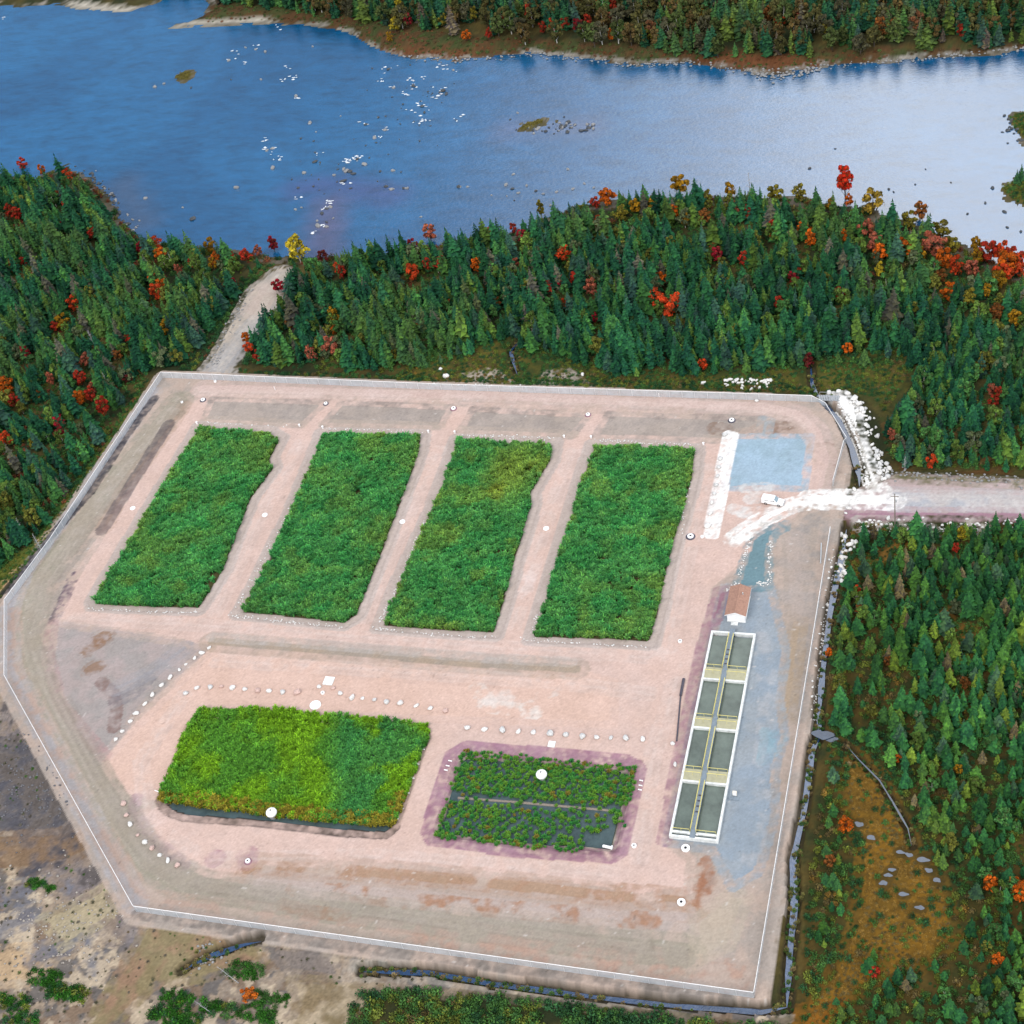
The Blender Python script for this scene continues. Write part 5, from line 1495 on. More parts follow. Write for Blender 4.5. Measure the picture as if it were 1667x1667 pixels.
# riprap beside the white track: the east side has separate blocks
eastside = unproj([(1392, 650), (1408, 670), (1415, 700), (1425, 735), (1432, 765), (1440, 785)], -.3)
for i in range(60):
    k = RNG.integers(0, 5)
    a = eastside[k] + (eastside[k + 1] - eastside[k]) * RNG.random()
    q = a[:2] + np.array([RNG.exponential(1.0) - .5, RNG.normal(0, .6)])
    r = RNG.uniform(.3, .8)
    boulder(None, r, random.choice(('rock_white', 'rock_white', 'rock_pale')), 'broken block of riprap on the wooded side of the white track', 'riprap blocks beside the white track', 'riprap_block', 'rock', (q[0], q[1], float(height(q[0:1], q[1:2])[0])))
for a, b, s in ((1350, 648, .9), (1365, 637, 1.0), (1380, 640, 1.1), (1390, 648, 1.3), (1398, 656, 1.2), (1403, 665, 1.1), (1395, 668, 1.0), (1385, 655, .8)):
    boulder((a, b), .8 * s, 'rock_white', 'big white block heaped at the head of the white track', 'white blocks at the track head', 'riprap_block', 'rock')


def stone_line(name, px, n, spread, rmin, rmax, mat, label, z=None):
    """loose small stones too many to count"""
    pts = unproj(px, 0 if z is None else z)[:, :2]
    L = np.r_[0, np.cumsum(np.hypot(*np.diff(pts, axis=0).T))]
    V, F = [], []
    v0, f0 = ico(0)
    for i in range(n):
        s = RNG.random() * L[-1]
        q = np.array([np.interp(s, L, pts[:, 0]), np.interp(s, L, pts[:, 1])]) + RNG.normal(0, spread, 2)
        if name == 'bank_stones' and float(SITE.sd(q[0:1], q[1:2], 6)[0]) > -.9: continue
        r = RNG.uniform(rmin, rmax)
        zz_ = float(height(q[0:1], q[1:2])[0]) if z is None else z
        F.append(f0 + len(V) * 12)
        V.append(v0 * (1 + RNG.normal(0, .12, (12, 1))) * np.array([r, r * RNG.uniform(.6, 1), r * .6]) + np.array([q[0], q[1], zz_ + r * .25]))
    if not V: return
    o = ob(name, mesh_np(name, np.concatenate(V), np.concatenate(F), mat))
    return set_props(o, label, 'stones', None, 'stuff')


for px, n, lab in (([(618, 1012), (640, 970), (690, 850)], 120, 'white stones lining the west edge of the yellowing reed bed'), ([(140, 990), (250, 996), (320, 997)], 70, 'white stones at the near end of the notched reed bed'), ([(372, 1000), (390, 1003), (470, 1012), (560, 1020)], 90, 'white stones at the near end of the straight reed bed'),
                   ([(605, 1022), (700, 1032), (808, 1038)], 70, 'white stones at the near end of the yellowing reed bed'), ([(850, 1040), (960, 1047), (1055, 1054)], 60, 'white stones at the near end of the widest reed bed'), ([(745, 708), (900, 714)], 70, 'white stones at the far end of the yellowing reed bed'),
                   ([(968, 716), (1140, 725)], 80, 'white stones at the far end of the widest reed bed'), ([(530, 698), (690, 703)], 50, 'white stones at the far end of the straight reed bed'), ([(330, 688), (470, 694)], 25, 'white stones at the far end of the notched reed bed'),
                   ([(385, 990), (470, 828)], 45, 'white stones along the west edge of the straight reed bed'), ([(865, 1030), (880, 985)], 18, 'white stones at the corner of the widest reed bed'), ([(1108, 870), (1122, 780)], 22, 'white stones between the widest reed bed and the strip'),
                   ([(1196, 955), (1213, 905), (1225, 868)], 60, 'white stones edging the blue gravel fan on its yard side'), ([(1252, 955), (1253, 900), (1256, 880)], 50, 'white stones edging the blue gravel fan on its fence side'), ([(1180, 962), (1205, 950)], 30, 'white stones scattered beside the shed'),
                   ([(1230, 948), (1252, 952)], 24, 'white stones scattered behind the shed')):
    stone_line('edging_stones', px, n, .28, .10, .26, M['rock_white'], lab)
stone_line('riprap', [(1362, 662), (1380, 685), (1394, 722), (1404, 762), (1412, 790)], 650, .4, .15, .4, M['rock_white'], 'white rubble on the ditch side of the white track')
stone_line('bank_stones', [(1440, 770), (1560, 774), (1667, 783)], 120, 1.2, .15, .4, M['rock_grey'], 'pale stones on the far verge of the access road')
stone_line('bank_stones', [(1400, 850), (1500, 856), (1667, 850)], 170, 1.0, .15, .5, M['rock_white'], 'pale stones on the near verge of the access road')
stone_line('bank_stones', [(1358, 900), (1345, 990), (1333, 1080), (1326, 1160)], 150, .5, .12, .35, M['rock_white'], 'pale stones along the long ditch')
stone_line('bank_stones', [(700, 626), (1000, 640), (1320, 652)], 170, .6, .12, .35, M['rock_white'], 'pale stones along the outside of the far fence')
stone_line('bank_stones', [(340, 600), (375, 530), (410, 465)], 110, 1.0, .15, .45, M['rock_grey'], 'pale stones along the forest track')
stone_line('bank_stones', [(330, 1545), (345, 1550), (320, 1560)], 70, 1.2, .12, .4, M['rock_grey'], 'stone pile beside the small stream')
stone_line('bank_stones', [(40, 1470), (130, 1520), (100, 1560), (60, 1520)], 320, 7, .08, .36, M['rubble'], 'grey rubble on the bare slope')
stone_line('bank_stones', [(20, 1220), (70, 1270), (40, 1320)], 260, 6, .10, .36, M['rubble_dark'], 'broken rock on the dark ground outside the diagonal fence')

# ------------------------------------------------------------------ river rocks and foam
def river_rock(a, b, r, kind, label, group):
    p = unproj([(a, b)], WATER_Z + .1)[0]
    o = ob('river_rock', ROCKS[kind][int(RNG.integers(0, 5))], None, (p[0], p[1], WATER_Z + r * .15), RNG.random() * 6.28, (r, r * RNG.uniform(.6, 1), r * .8))
    set_props(o, label, 'rock', group)


RR = [(c[0], c[1], c[2]) for c in zz([(205, 430, 1.2), (520, 385, 1), (438, 468, .9), (740, 440, .9), (760, 455, 1.1), (785, 460, 1.0), (810, 475, 1), (735, 530, 1.2), (895, 405, 1.1), (665, 487, .8), (395, 582, .7), (510, 570, .5), (1110, 452, .8), (1055, 572, .8), (1095, 592, .9), (1190, 585, .7), (1220, 585, .8), (1605, 575, 1),
                                      (640, 725, .9), (610, 740, .8), (575, 775, .9), (540, 830, .6), (610, 840, .7), (545, 870, 1.1), (610, 875, .8), (660, 810, .5), (1320, 800, .5), (160, 300, .8), (200, 285, .9), (485, 90, .9), (970, 205, .9), (1050, 145, .8), (905, 105, .8), (375, 745, .6), (420, 730, .5), (790, 585, .6),
                                      (840, 365, .9), (530, 160, .4), (715, 40, .4), (1000, 50, .7)], 400, 180, 4.63)]
RR += [(c[0], c[1], c[2]) for c in zz([(1145, 910, 1.2), (935, 1060, 1.2), (705, 960, .8), (885, 1005, .5), (925, 425, .7), (750, 420, .9), (795, 405, .7), (1108, 293, .8), (1190, 230, .6), (1240, 240, .7), (1285, 250, .9), (1515, 225, .6), (1265, 385, .6), (1120, 385, .4), (1435, 465, .9), (1500, 595, .8)], 0, 0, 2.977)]
RR += [(c[0], c[1], c[2]) for c in zz([(480, 440, 1.1), (495, 455, 1), (380, 515, .9), (335, 415, .8), (240, 425, .8), (390, 545, .8), (165, 568, .5), (215, 335, .8), (530, 340, .7), (820, 845, .7), (1085, 820, .6), (785, 895, .9), (815, 915, .7), (845, 935, .7), (885, 900, .7), (930, 925, .6), (965, 940, .7), (1030, 930, .6), (1110, 915, .7),
                                       (1165, 890, .6), (1210, 910, .6), (1000, 995, .7), (715, 945, .4), (790, 950, .4), (825, 970, .4), (235, 825, .6), (240, 915, .4), (560, 905, .7), (600, 905, .6), (300, 912, .6), (205, 905, .7)], 560, 0, 2.977)]
for a, b, r in RR:
    river_rock(a, b, r * .95, random.choice(('rock_grey', 'rock_dark', 'rock_grey')), 'rock breaking the surface of the river rapids', 'rocks in the rapids')
for i in range(58):
    a, b = (RNG.normal(560, 75), RNG.normal(262, 28)) if i < 30 else (RNG.normal(690, 45), RNG.normal(165, 26))
    river_rock(a, b, RNG.uniform(.22, .55), 'rock_dark', 'rock breaking the surface of the river rapids', 'rocks in the rapids')
for i in range(55):
    a, b = 905 + RNG.normal(0, 32), 206 + RNG.normal(0, 6)
    river_rock(a, b, RNG.uniform(.3, .9), random.choice(('rock_dark', 'rock_dark', 'rock_grey')), 'dark rock around the grassy midstream islet', 'rocks around the midstream islet')
for i in range(60):
    t = RNG.random()
    k = int(t * 5)
    P5 = [(108, 266), (138, 284), (165, 308), (182, 322), (192, 352), (208, 368)]
    a = P5[k][0] + (P5[k + 1][0] - P5[k][0]) * (t * 5 - k) + RNG.exponential(6)
    b = P5[k][1] + (P5[k + 1][1] - P5[k][1]) * (t * 5 - k) + RNG.normal(0, 5)
    river_rock(a, b, RNG.uniform(.3, .85), random.choice(('rock_dark', 'rock_dark', 'rock_grey')), 'dark rock along the west wood shoreline', 'rocks of the west shoreline')
for i in range(16):
    river_rock(1640 + RNG.random() * 26, 190 + RNG.random() * 45, RNG.uniform(.4, .9), 'rock_dark', 'dark rock beside the low stony spit', 'rocks of the stony spit')
for a, b, r in ((1616, 306, .7), (1447, 308, .6), (1455, 312, .5), (1507, 275, .4), (1490, 300, .4), (1360, 242, .4), (1548, 297, .4), (1604, 330, .6), (1575, 348, .5), (1640, 370, .6), (1662, 377, .5), (1318, 274, .6), (1635, 345, .8), (1632, 215, .5), (1635, 188, .6)):
    river_rock(a, b, r, 'rock_dark', 'dark rock poking out of the still pale water', 'rocks in the still water')
far_pts = [(640, 92), (740, 99), (860, 88), (950, 97), (1040, 107), (1120, 102), (1235, 121), (1300, 117), (1345, 108), (1450, 102), (1520, 93), (1667, 81)]
stone_line('shore_stones', far_pts, 330, 1.1, .2, .55, M['rock_grey'], 'pale stones strung along the far shore', WATER_Z + .15)
stone_line('shore_stones', [(1225, 118), (1260, 124), (1340, 112)], 90, 1.5, .25, .6, M['rock_grey'], 'grey stones on the far shore point', WATER_Z + .15)
# white water: ragged flat patches behind the rocks
V, F = [], []
for a, b, n, s in ((480, 125, 5, 5), (465, 130, 4, 4), (488, 158, 3, 4), (505, 200, 3, 3), (433, 228, 4, 4), (440, 245, 7, 7), (452, 258, 5, 5), (520, 250, 4, 4), (572, 260, 9, 8), (583, 257, 6, 5), (560, 265, 4, 5), (535, 328, 8, 6), (530, 340, 6, 5), (520, 368, 5, 5), (510, 378, 4, 5), (532, 368, 3, 3), (630, 112, 5, 7), (620, 132, 4, 5), (670, 130, 5, 7), (672, 140, 5, 5),
                   (660, 152, 5, 5), (720, 148, 8, 7), (712, 158, 5, 5), (690, 170, 7, 7), (688, 195, 9, 7), (668, 182, 4, 4), (742, 195, 4, 6), (595, 202, 3, 3), (628, 210, 3, 4), (610, 224, 3, 3), (735, 112, 4, 8), (720, 105, 3, 5), (690, 128, 3, 4), (640, 142, 3, 4), (372, 98, 3, 4), (385, 85, 4, 7), (470, 110, 3, 5), (453, 45, 3, 6), (8, 32, 3, 4), (420, 75, 3, 6), (395, 100, 3, 5),
                   (560, 300, 3, 6), (480, 320, 3, 5), (620, 222, 2, 4)):
    for i in range(n):
        c = unproj([(a + RNG.normal(0, s), b + RNG.normal(0, s * .45))], WATER_Z)[0]
        rx, ry = RNG.uniform(.2, .65), RNG.uniform(.15, .38)
        m_ = 9
        k = len(V)
        ph = RNG.random() * 6
        V += [(c[0] + rx * (1 + .45 * math.sin(3 * t + ph)) * math.cos(t), c[1] + ry * (1 + .45 * math.cos(2 * t + ph)) * math.sin(t), WATER_Z + .06 + .02 * (i % 4)) for t in [2 * math.pi * j / m_ for j in range(m_)]]
        F.append(list(range(k, k + m_)))
set_props(ob('foam', mesh_np('foam', V, F, M['foam'])), 'flecks of white water breaking over the river rapids', 'foam', None, 'stuff')

# ------------------------------------------------------------------ fence
post_me = MB().tube((0, 0, -.2), (0, 0, 2.15), .05, .05, 6).add([(-.06, -.06, 2.15), (.06, -.06, 2.15), (.06, .06, 2.15), (-.06, .06, 2.15), (0, 0, 2.24)], [[0, 1, 4], [1, 2, 4], [2, 3, 4], [3, 0, 4]]).mesh('post', M['steel'])
FENCE = [([(265, 615), (700, 634), (1343, 655)], 'long straight chain-link fence between the beds and the bog'), ([(265, 615), (85, 887), (12, 985)], 'chain-link fence along the west wood'), ([(12, 985), (12, 1108)], 'short chain-link fence bay above the bare slope'),
         ([(12, 1108), (222, 1484)], 'diagonal chain-link fence above the dark broken rock'), ([(222, 1484), (1228, 1625)], 'chain-link fence along the brown weedy strip and south ditch'), ([(1228, 1625), (1318, 1080), (1352, 868)], 'chain-link fence beside the long ditch and tanks'),
         ([(1356, 792), (1378, 712), (1343, 655)], 'chain-link fence curving past the parking pad')]
for px, lab in FENCE:
    pts = unproj(px, 0.0)
    pts[:, 2] = height(pts[:, 0], pts[:, 1])
    root = empty('chain_link_fence', pts[0])
    set_props(root, lab, 'fence', 'chain-link fences round the compound')
    run = []
    for a, b in zip(pts[:-1], pts[1:]):
        n = max(1, round(np.linalg.norm(b - a) / 3.2))
        run += [a + (b - a) * i / n for i in range(n)]
    run.append(pts[-1])
    run = np.array(run)
    run[:, 2] = height(run[:, 0], run[:, 1])
    loc = run - pts[0]
    for q in loc: ob('post', post_me, root, q)
    top = MB()
    V, F = [], []
    for i, (a, b) in enumerate(zip(loc[:-1], loc[1:])):
        top.tube(a + (0, 0, 2.1), b + (0, 0, 2.1), .06, .06, 5)
        k = len(V)
        V += [a + (0, 0, .03), b + (0, 0, .03), b + (0, 0, 2.08), a + (0, 0, 2.08)]
        F.append([k, k + 1, k + 2, k + 3])
    top.build('top_rail', M['white_paint'], root)
    ob('wire_mesh', mesh_np('wire_mesh', V, F, M['chain']), root)

# ------------------------------------------------------------------ settling tanks
tl, tr_, br, bl = unproj([(1160, 1027), (1230, 1031), (1166, 1368), (1090, 1362)], .9)
tx0, tx1, ty1, ty0 = (tl[0] + bl[0]) / 2, (tr_[0] + br[0]) / 2, (tl[1] + tr_[1]) / 2, (bl[1] + br[1]) / 2
W, L = tx1 - tx0, ty1 - ty0
TANK = empty('concrete_tank', (tx0, ty0, 0))
set_props(TANK, 'long white concrete treatment tank split into eight water cells', 'tank')
zt = .95


def yrow(py):
    return float(unproj([(1160 - (py - 1027) * .208, py)], zt)[0, 1] - ty0)


rows = [(1033, 1085), (1105, 1165), (1184, 1250), (1271, 1350)]
cells = [(yrow(b), yrow(a)) for a, b in rows]
T = .45
mb = MB()
mb.box(-T / 2, T / 2, 0, L, -1.2, zt).box(W - T / 2, W + T / 2, 0, L, -1.2, zt)
mb.box(T / 2, W - T / 2, L - T, L, -1.2, zt).box(T / 2, W - T / 2, 0, T, -1.2, zt - .002)
mb.build('outer_wall', M['concrete'], TANK)
MB().box(-T / 2 - .1, W + T / 2 + .1, -.1, L + .1, -1.5, -1.203).build('floor_slab', M['concrete_dark'], TANK)
cx = W * .47
gw = .55
MB().box(cx - gw, cx - gw + .25, T, L - T, -1.2, zt - .15).box(cx + gw - .25, cx + gw, T, L - T, -1.2, zt - .15).build('channel_wall', M['concrete_dark'], TANK)
MB().box(cx - gw + .02, cx + gw - .02, .1, L + .9, zt - .14, zt + .03).build('walkway', M['grating'], TANK)
for i in range(4): MB().box(cx - .35, cx + .35, 6.0 + i * 1.3, 6.35 + i * 1.3, zt + .032, zt + .07).build('hatch', M['dark_pipe'], TANK)
for i in range(4): MB().box(cx - .35, cx + .35, L - 9.2 + i * 1.3, L - 8.85 + i * 1.3, zt + .032, zt + .07).build('hatch', M['dark_pipe'], TANK)


def railing(a, b, axis_, parent, fixed):
    """posts, top rail and knee rail between a and b along axis_"""
    mb = MB()
    n = max(1, round((b - a) / 2.0))
    pt_ = (lambda t, z: (fixed, t, z)) if axis_ == 'y' else (lambda t, z: (t, fixed, z))
    for i in range(n + 1):
        t = a + (b - a) * i / n
        mb.tube(pt_(t, zt), pt_(t, zt + 1.1), .03, .03, 5)
    for z in ((.6, 1.1) if axis_ == 'y' else (1.1,)): mb.tube(pt_(a, zt + z), pt_(b, zt + z), .05 if z == 1.1 else .035, .05 if z == 1.1 else .035, 5)
    mb.build('railing', M['yellow'], parent)


for i, (a, b) in enumerate(cells):
    for x0, x1 in ((T / 2 - .05, cx - gw + .05), (cx + gw - .05, W - T / 2 + .05)):
        MB().box(x0, x1, a - .3, b + .3, -1.19, .30 - .012 * i).build('cell_water', M['tank_water'], TANK)
    railing(a, b, 'y', TANK, cx - gw + .05)
    railing(a, b, 'y', TANK, cx + gw - .05)
    if i < 3:
        lo, hi = cells[i + 1][1], a
        for x0, x1 in ((T / 2, cx - gw), (cx + gw, W - T / 2)):
            mb = MB()
            mb.box(x0, x1, lo, lo + .4, -1.2, zt - .004)
            mb.build('cross_wall', M['concrete'], TANK)
            MB().box(x0 + .01, x1 - .01, lo + .4, hi, zt - .2, zt - .04).build('cross_walk', simple('cross_deck', C(206, 202, 168), .8, .12), TANK)
            railing(x0 + .1, x1 - .1, 'x', TANK, hi - .15)
            railing(x0 + .1, x1 - .1, 'x', TANK, lo + (hi - lo) * .52)
lo = cells[3][0]
for x0, x1 in ((T / 2, cx - gw), (cx + gw, W - T / 2)):
    MB().box(x0, x1, lo - .5, lo, -1.2, zt - .08).build('cross_wall', M['concrete'], TANK)
    railing(x0 + .1, x1 - .1, 'x', TANK, lo - .25)
    MB().box(x0 - .05, x1 + .05, T - .05, lo - .45, -1.19, .45).build('outlet_water', M['pond'], TANK)
mb = MB().tube((cx - 1.0, 1.0, .75), (cx + 1.0, 1.0, .75), .12, .12, 8)
mb.build('outlet_pipe', M['white_paint'], TANK)

# ------------------------------------------------------------------ shed
s0, s1 = unproj([(1184.5, 1011)], .0)[0], unproj([(1213, 1013.5)], .0)[0]
sw, sl = s1[0] - s0[0], 7.6
SHED = empty('shed', ((s0[0] + s1[0]) / 2, (s0[1] + s1[1]) / 2, 0))
set_props(SHED, 'small white shed with brown shingled gable roof at the head of the tanks', 'shed')
hw, eh, rh = sw / 2, 2.5, 3.35
MB().box(-hw - .12, hw + .12, -.12, sl + .12, -.15, .12).build('foundation', M['concrete'], SHED)
MB().prism([(-hw, .1), (hw, .1), (hw, eh), (0, rh), (-hw, eh)], 0, sl).build('wall', M['white_paint'], SHED)
ov, sl_ = .38, (rh - eh) / hw
for s in (-1, 1):
    rf = MB().prism([(s * .0, rh + .03), (s * (hw + ov), rh + .03 - sl_ * (hw + ov)), (s * (hw + ov), rh + .17 - sl_ * (hw + ov)), (s * .0, rh + .17)][::s], -.45, sl + .45).build('roof', M['shingle'], SHED)
    n = 9
    for k in range(n):                                   # shingle courses
        x = (hw + ov) * (k + .5) / n
        MB().prism([(s * (x - .14), rh + .175 - sl_ * (x - .14)), (s * (x + .17), rh + .175 - sl_ * (x + .17)), (s * (x + .17), rh + .20 - sl_ * (x + .17))][::s], -.44, sl + .44).build('shingle_course', M['shingle'], rf)
    MB().box(s * (hw + ov) - .03, s * (hw + ov) + .03, -.46, sl + .46, rh - .02 - sl_ * (hw + ov) - .12, rh + .14 - sl_ * (hw + ov)).build('fascia', M['white_paint'], SHED)
for yy_ in (-.47, sl + .44):
    MB().prism([(-hw - ov, rh - sl_ * (hw + ov) - .06), (0, rh - .06), (hw + ov, rh - sl_ * (hw + ov) - .06), (hw + ov, rh - sl_ * (hw + ov) + .12), (0, rh + .12), (-hw - ov, rh - sl_ * (hw + ov) + .12)], yy_, yy_ + .03).build('bargeboard', M['white_paint'], SHED)
MB().prism([(-.22, rh + .13), (0, rh + .24), (.22, rh + .13), (.22, rh + .17), (0, rh + .29), (-.22, rh + .17)][::-1], -.46, sl + .46).build('ridge_cap', M['shingle'], SHED)
MB().tube((.9, sl * .7, rh - .4), (.9, sl * .7, rh + .35), .12, .12, 8).build('vent', M['steel'], SHED)
dr = MB().box(-hw * .45, -hw * .45 + .95, -.05, .01, .15, 2.15).build('door', M['white_paint'], SHED)
MB().tube((-hw * .45 + .82, -.12, 1.1), (-hw * .45 + .82, -.05, 1.1), .05, .05, 6).build('handle', M['steel'], dr)
MB().box(-hw * .55, -hw * .55 + 1.5, -1.1, -.125, -.05, .16).build('step', M['concrete'], SHED)
wd = MB().box(hw - .01, hw + .04, sl * .4, sl * .4 + 1.0, 1.1, 1.9).build('window', M['white_paint'], SHED)
MB().box(hw + .03, hw + .05, sl * .4 + .08, sl * .4 + .92, 1.18, 1.82).build('pane', M['glass'], wd)

# ------------------------------------------------------------------ white pickup with a canopy
ca_, cb_ = unproj([(1243, 815), (1274, 820)], .3)
hd = math.atan2(cb_[1] - ca_[1], cb_[0] - ca_[0])
CAR = empty('pickup_truck', ((ca_ + cb_) / 2 * np.array([1, 1, 0])), hd)
set_props(CAR, 'white pickup truck with a canopy parked beside the blue gravel pad', 'truck')


def loft(secs, mat, name, parent, smooth=False):
    """closed skin through (x, half width, z low, z high, top half width) sections"""
    V, F = [], []
    for x, w, z0, z1, wt in secs:
        V += [(x, -w, z0), (x, w, z0), (x, w, z0 + (z1 - z0) * .6), (x, wt, z1), (x, -wt, z1), (x, -w, z0 + (z1 - z0) * .6)]
    n = len(secs)
    for i in range(n - 1):
        for j in range(6): F.append([i * 6 + j, i * 6 + (j + 1) % 6, (i + 1) * 6 + (j + 1) % 6, (i + 1) * 6 + j])
    F += [[5, 4, 3, 2, 1, 0], [(n - 1) * 6 + j for j in range(6)]]
    return ob(name, mesh_np(name, V, F, mat, smooth), parent)


loft([(-2.55, .86, .50, 1.05, .84), (-2.45, .90, .42, 1.08, .88), (.7, .91, .40, 1.10, .88), (1.5, .91, .40, 1.08, .84), (2.35, .88, .42, 1.00, .80), (2.55, .80, .48, .92, .72)], M['car_paint'], 'body', CAR)
loft([(-2.50, .86, 1.06, 1.84, .74), (-2.3, .87, 1.07, 1.90, .78), (.15, .87, 1.08, 1.92, .78), (.45, .86, 1.08, 1.86, .74), (1.15, .84, 1.07, 1.12, .78)], M['car_paint'], 'cab', CAR)
V = [(.52, -.70, 1.84), (.52, .70, 1.84), (1.16, .76, 1.16), (1.16, -.76, 1.16)]
V = [(v[0] + .03, v[1], v[2] + .03) for v in V]
ob('windscreen', mesh_np('windscreen', V, [[0, 3, 2, 1]], M['windscreen']), CAR)
for s in (-1, 1):
    for x0, x1 in ((-1.75, -.75), (-.35, .45)):
        sk = .12 if x1 > 0 else 0
        V = [(x0, s * .885, 1.30), (x1 + sk * 2, s * .885, 1.30), (x1, s * .83, 1.72), (x0, s * .83, 1.72)]
        ob('side_window', mesh_np('side_window', V, [[0, 1, 2, 3][::s]], M['glass']), CAR)
    for x in (-1.55, 1.55):
        wh = MB().tube((x, s * .68, .36), (x, s * .93, .36), .36, .36, 16).build('wheel', M['tyre'], CAR)
        MB().tube((x, s * .925, .36), (x, s * .945, .36), .20, .20, 12).build('rim', M['chrome'], wh)
    MB().box(2.46, 2.57, s * .70 - .14, s * .70 + .14, .70, .86).build('headlight', M['lamp_clear'], CAR)
    MB().box(-2.58, -2.52, s * .78 - .07, s * .78 + .07, .72, .98).build('tail_light', M['lamp_red'], CAR)
    MB().box(.95, 1.08, s * .90 - .01, s * 1.06 + .01 * s, 1.15, 1.30).build('mirror', M['car_paint'], CAR) if s > 0 else MB().box(.95, 1.08, -1.07, -.89, 1.15, 1.30).build('mirror', M['car_paint'], CAR)
MB().box(2.50, 2.66, -.80, .80, .44, .58).build('bumper', M['chrome'], CAR)
MB().box(-2.68, -2.53, -.80, .80, .44, .58).build('bumper', M['chrome'], CAR)
ob('rear_window', mesh_np('rear_window', [(-2.53, -.6, 1.3), (-2.53, .6, 1.3), (-2.515, .58, 1.72), (-2.515, -.58, 1.72)], [[3, 2, 1, 0]], M['glass']), CAR)

# ------------------------------------------------------------------ utility pole, pipes, covers, small works
p = G([(1457, 858)])[0]
POLE = empty('utility_pole', p)
set_props(POLE, 'wooden utility pole with a short crossarm beside the access road', 'pole')
MB().tube((0, 0, -.3), (0, 0, 10.6), .15, .10, 8).build('shaft', M['pole_wood'], POLE)
MB().box(-.9, .9, -.06, .06, 9.6, 9.74).build('crossarm', M['pole_wood'], POLE)
for x in (-.75, 0, .75): MB().lathe([(.05, 9.74 if x else 10.6), (.07, 9.82 if x else 10.68), (.03, 9.9 if x else 10.76)], 8).build('insulator', M['lamp_clear'], POLE).location.x = x
MB().tube((.3, 0, 8.0), (.3, 0, 8.7), .16, .16, 8).build('transformer', M['steel'], POLE)
a, b, c = unproj([(1113, 1105), (1108, 1132), (1101.5, 1206)], .25)
PIPE = empty('steel_pipe', a * np.array([1, 1, 0]))
set_props(PIPE, 'long dark pipe lying at the edge of the purple gravel', 'pipe')
o_ = a * np.array([1, 1, 0])
MB().tube(a - o_, b - o_, .30, .30, 10).build('sleeve', M['dark_pipe'], PIPE)
MB().tube(b - o_ - (0, 0, .08), c - o_ - (0, 0, .08), .16, .16, 8).build('pipe_run', M['dark_pipe'], PIPE)
a, b = unproj([(1337, 884), (1336, 916)], .15)
o_ = a * np.array([1, 1, 0])
POST = set_props(empty('lying_post', o_), 'thin grey post lying just inside the ditch-side fence', 'post')
MB().tube(a - o_, b - o_, .13, .11, 8).build('shaft', M['steel'], POST)
MB().tube(b - o_, b - o_ + (b - a) * .02, .2, .2, 8).build('end_cap', M['steel'], POST)

pipes = [((307.7, 1187.6), (311.8, 1189)), ((297, 1209), (302.4, 1211.3)), ((284, 1230), (293, 1233.5)), ((276, 1248), (283, 1251)), ((265, 1272), (272.6, 1274)), ((252, 1286.6), (263.6, 1291))]
for q in pipes + [((a, b), (a + 4, b + 1)) for a, b in ((687, 1219), (678, 1243), (670, 1266), (662, 1290), (653, 1315), (644, 1332))]:
    a, b = unproj(q, .1)
    ls = q[0][0] < 400
    o_ = a * np.array([1, 1, 0])
    r_ = empty('vent_pipe', o_)
    set_props(r_, 'thin white pipe on the %s bank of the large reed pond' % ('perimeter track' if ls else 'small pond'), 'pipe', 'white pipes on the %s bank' % ('track' if ls else 'small pond'))
    MB().tube(a - o_, b - o_, .11, .11, 8).build('pipe_run', M['white_paint'], r_)
    MB().tube(b - o_, b - o_ + (b - a) * .08, .15, .15, 8).build('end_cap', M['white_paint'], r_)
for a, b, lab in [(732, 1238, 'large pond'), (728, 1246, 'large pond'), (725, 1253, 'large pond'), (1043, 1270, 'tank'), (1042, 1278, 'tank'), (1041, 1285, 'tank')]:
    q = unproj([(a - 2, b), (a + 3, b + 1)], .15)
    o_ = q[0] * np.array([1, 1, 0])
    r_ = empty('vent_pipe', o_)
    set_props(r_, 'short white pipe on the purple ring, side facing the %s' % lab, 'pipe', 'white pipes facing the %s' % lab)
    MB().tube(q[0] - o_, q[1] - o_, .13, .13, 8).build('pipe_run', M['white_paint'], r_)
    MB().tube(q[1] - o_, q[1] - o_ + (q[1] - q[0]) * .12, .17, .17, 8).build('end_cap', M['white_paint'], r_)


def manhole(px, r, name, label, group, collar=None, hole=True, hh=.35, rim=True):
    p = unproj([px], hh)[0]
    root = empty(name, (p[0], p[1], 0))
    set_props(root, label, 'manhole', group)
    if collar: MB().lathe([(r * 1.55, -.05), (r * 1.5, .08), (r * 1.0, .14)], 20).build('gravel_collar', M['dark_pipe'] if collar == 'dark' else simple('collar_gravel', C(170, 128, 140), .9, .2, 3), root)
    MB().lathe([(r * .98, -.05), (r, hh * .7), (r, hh), (r * .96, hh + .04)], 24).build('ring', M['white_paint'], root)
    if hole: MB().lathe([(r * .34, hh + .03), (r * .34, hh + .07), (r * .28, hh + .08)], 14).build('lid', M['dark'], root)
    else: MB().lathe([(r * .8, hh + .03), (r * .78, hh + .07), (r * .2, hh + .10)], 20).build('lid', M['white_paint'], root)


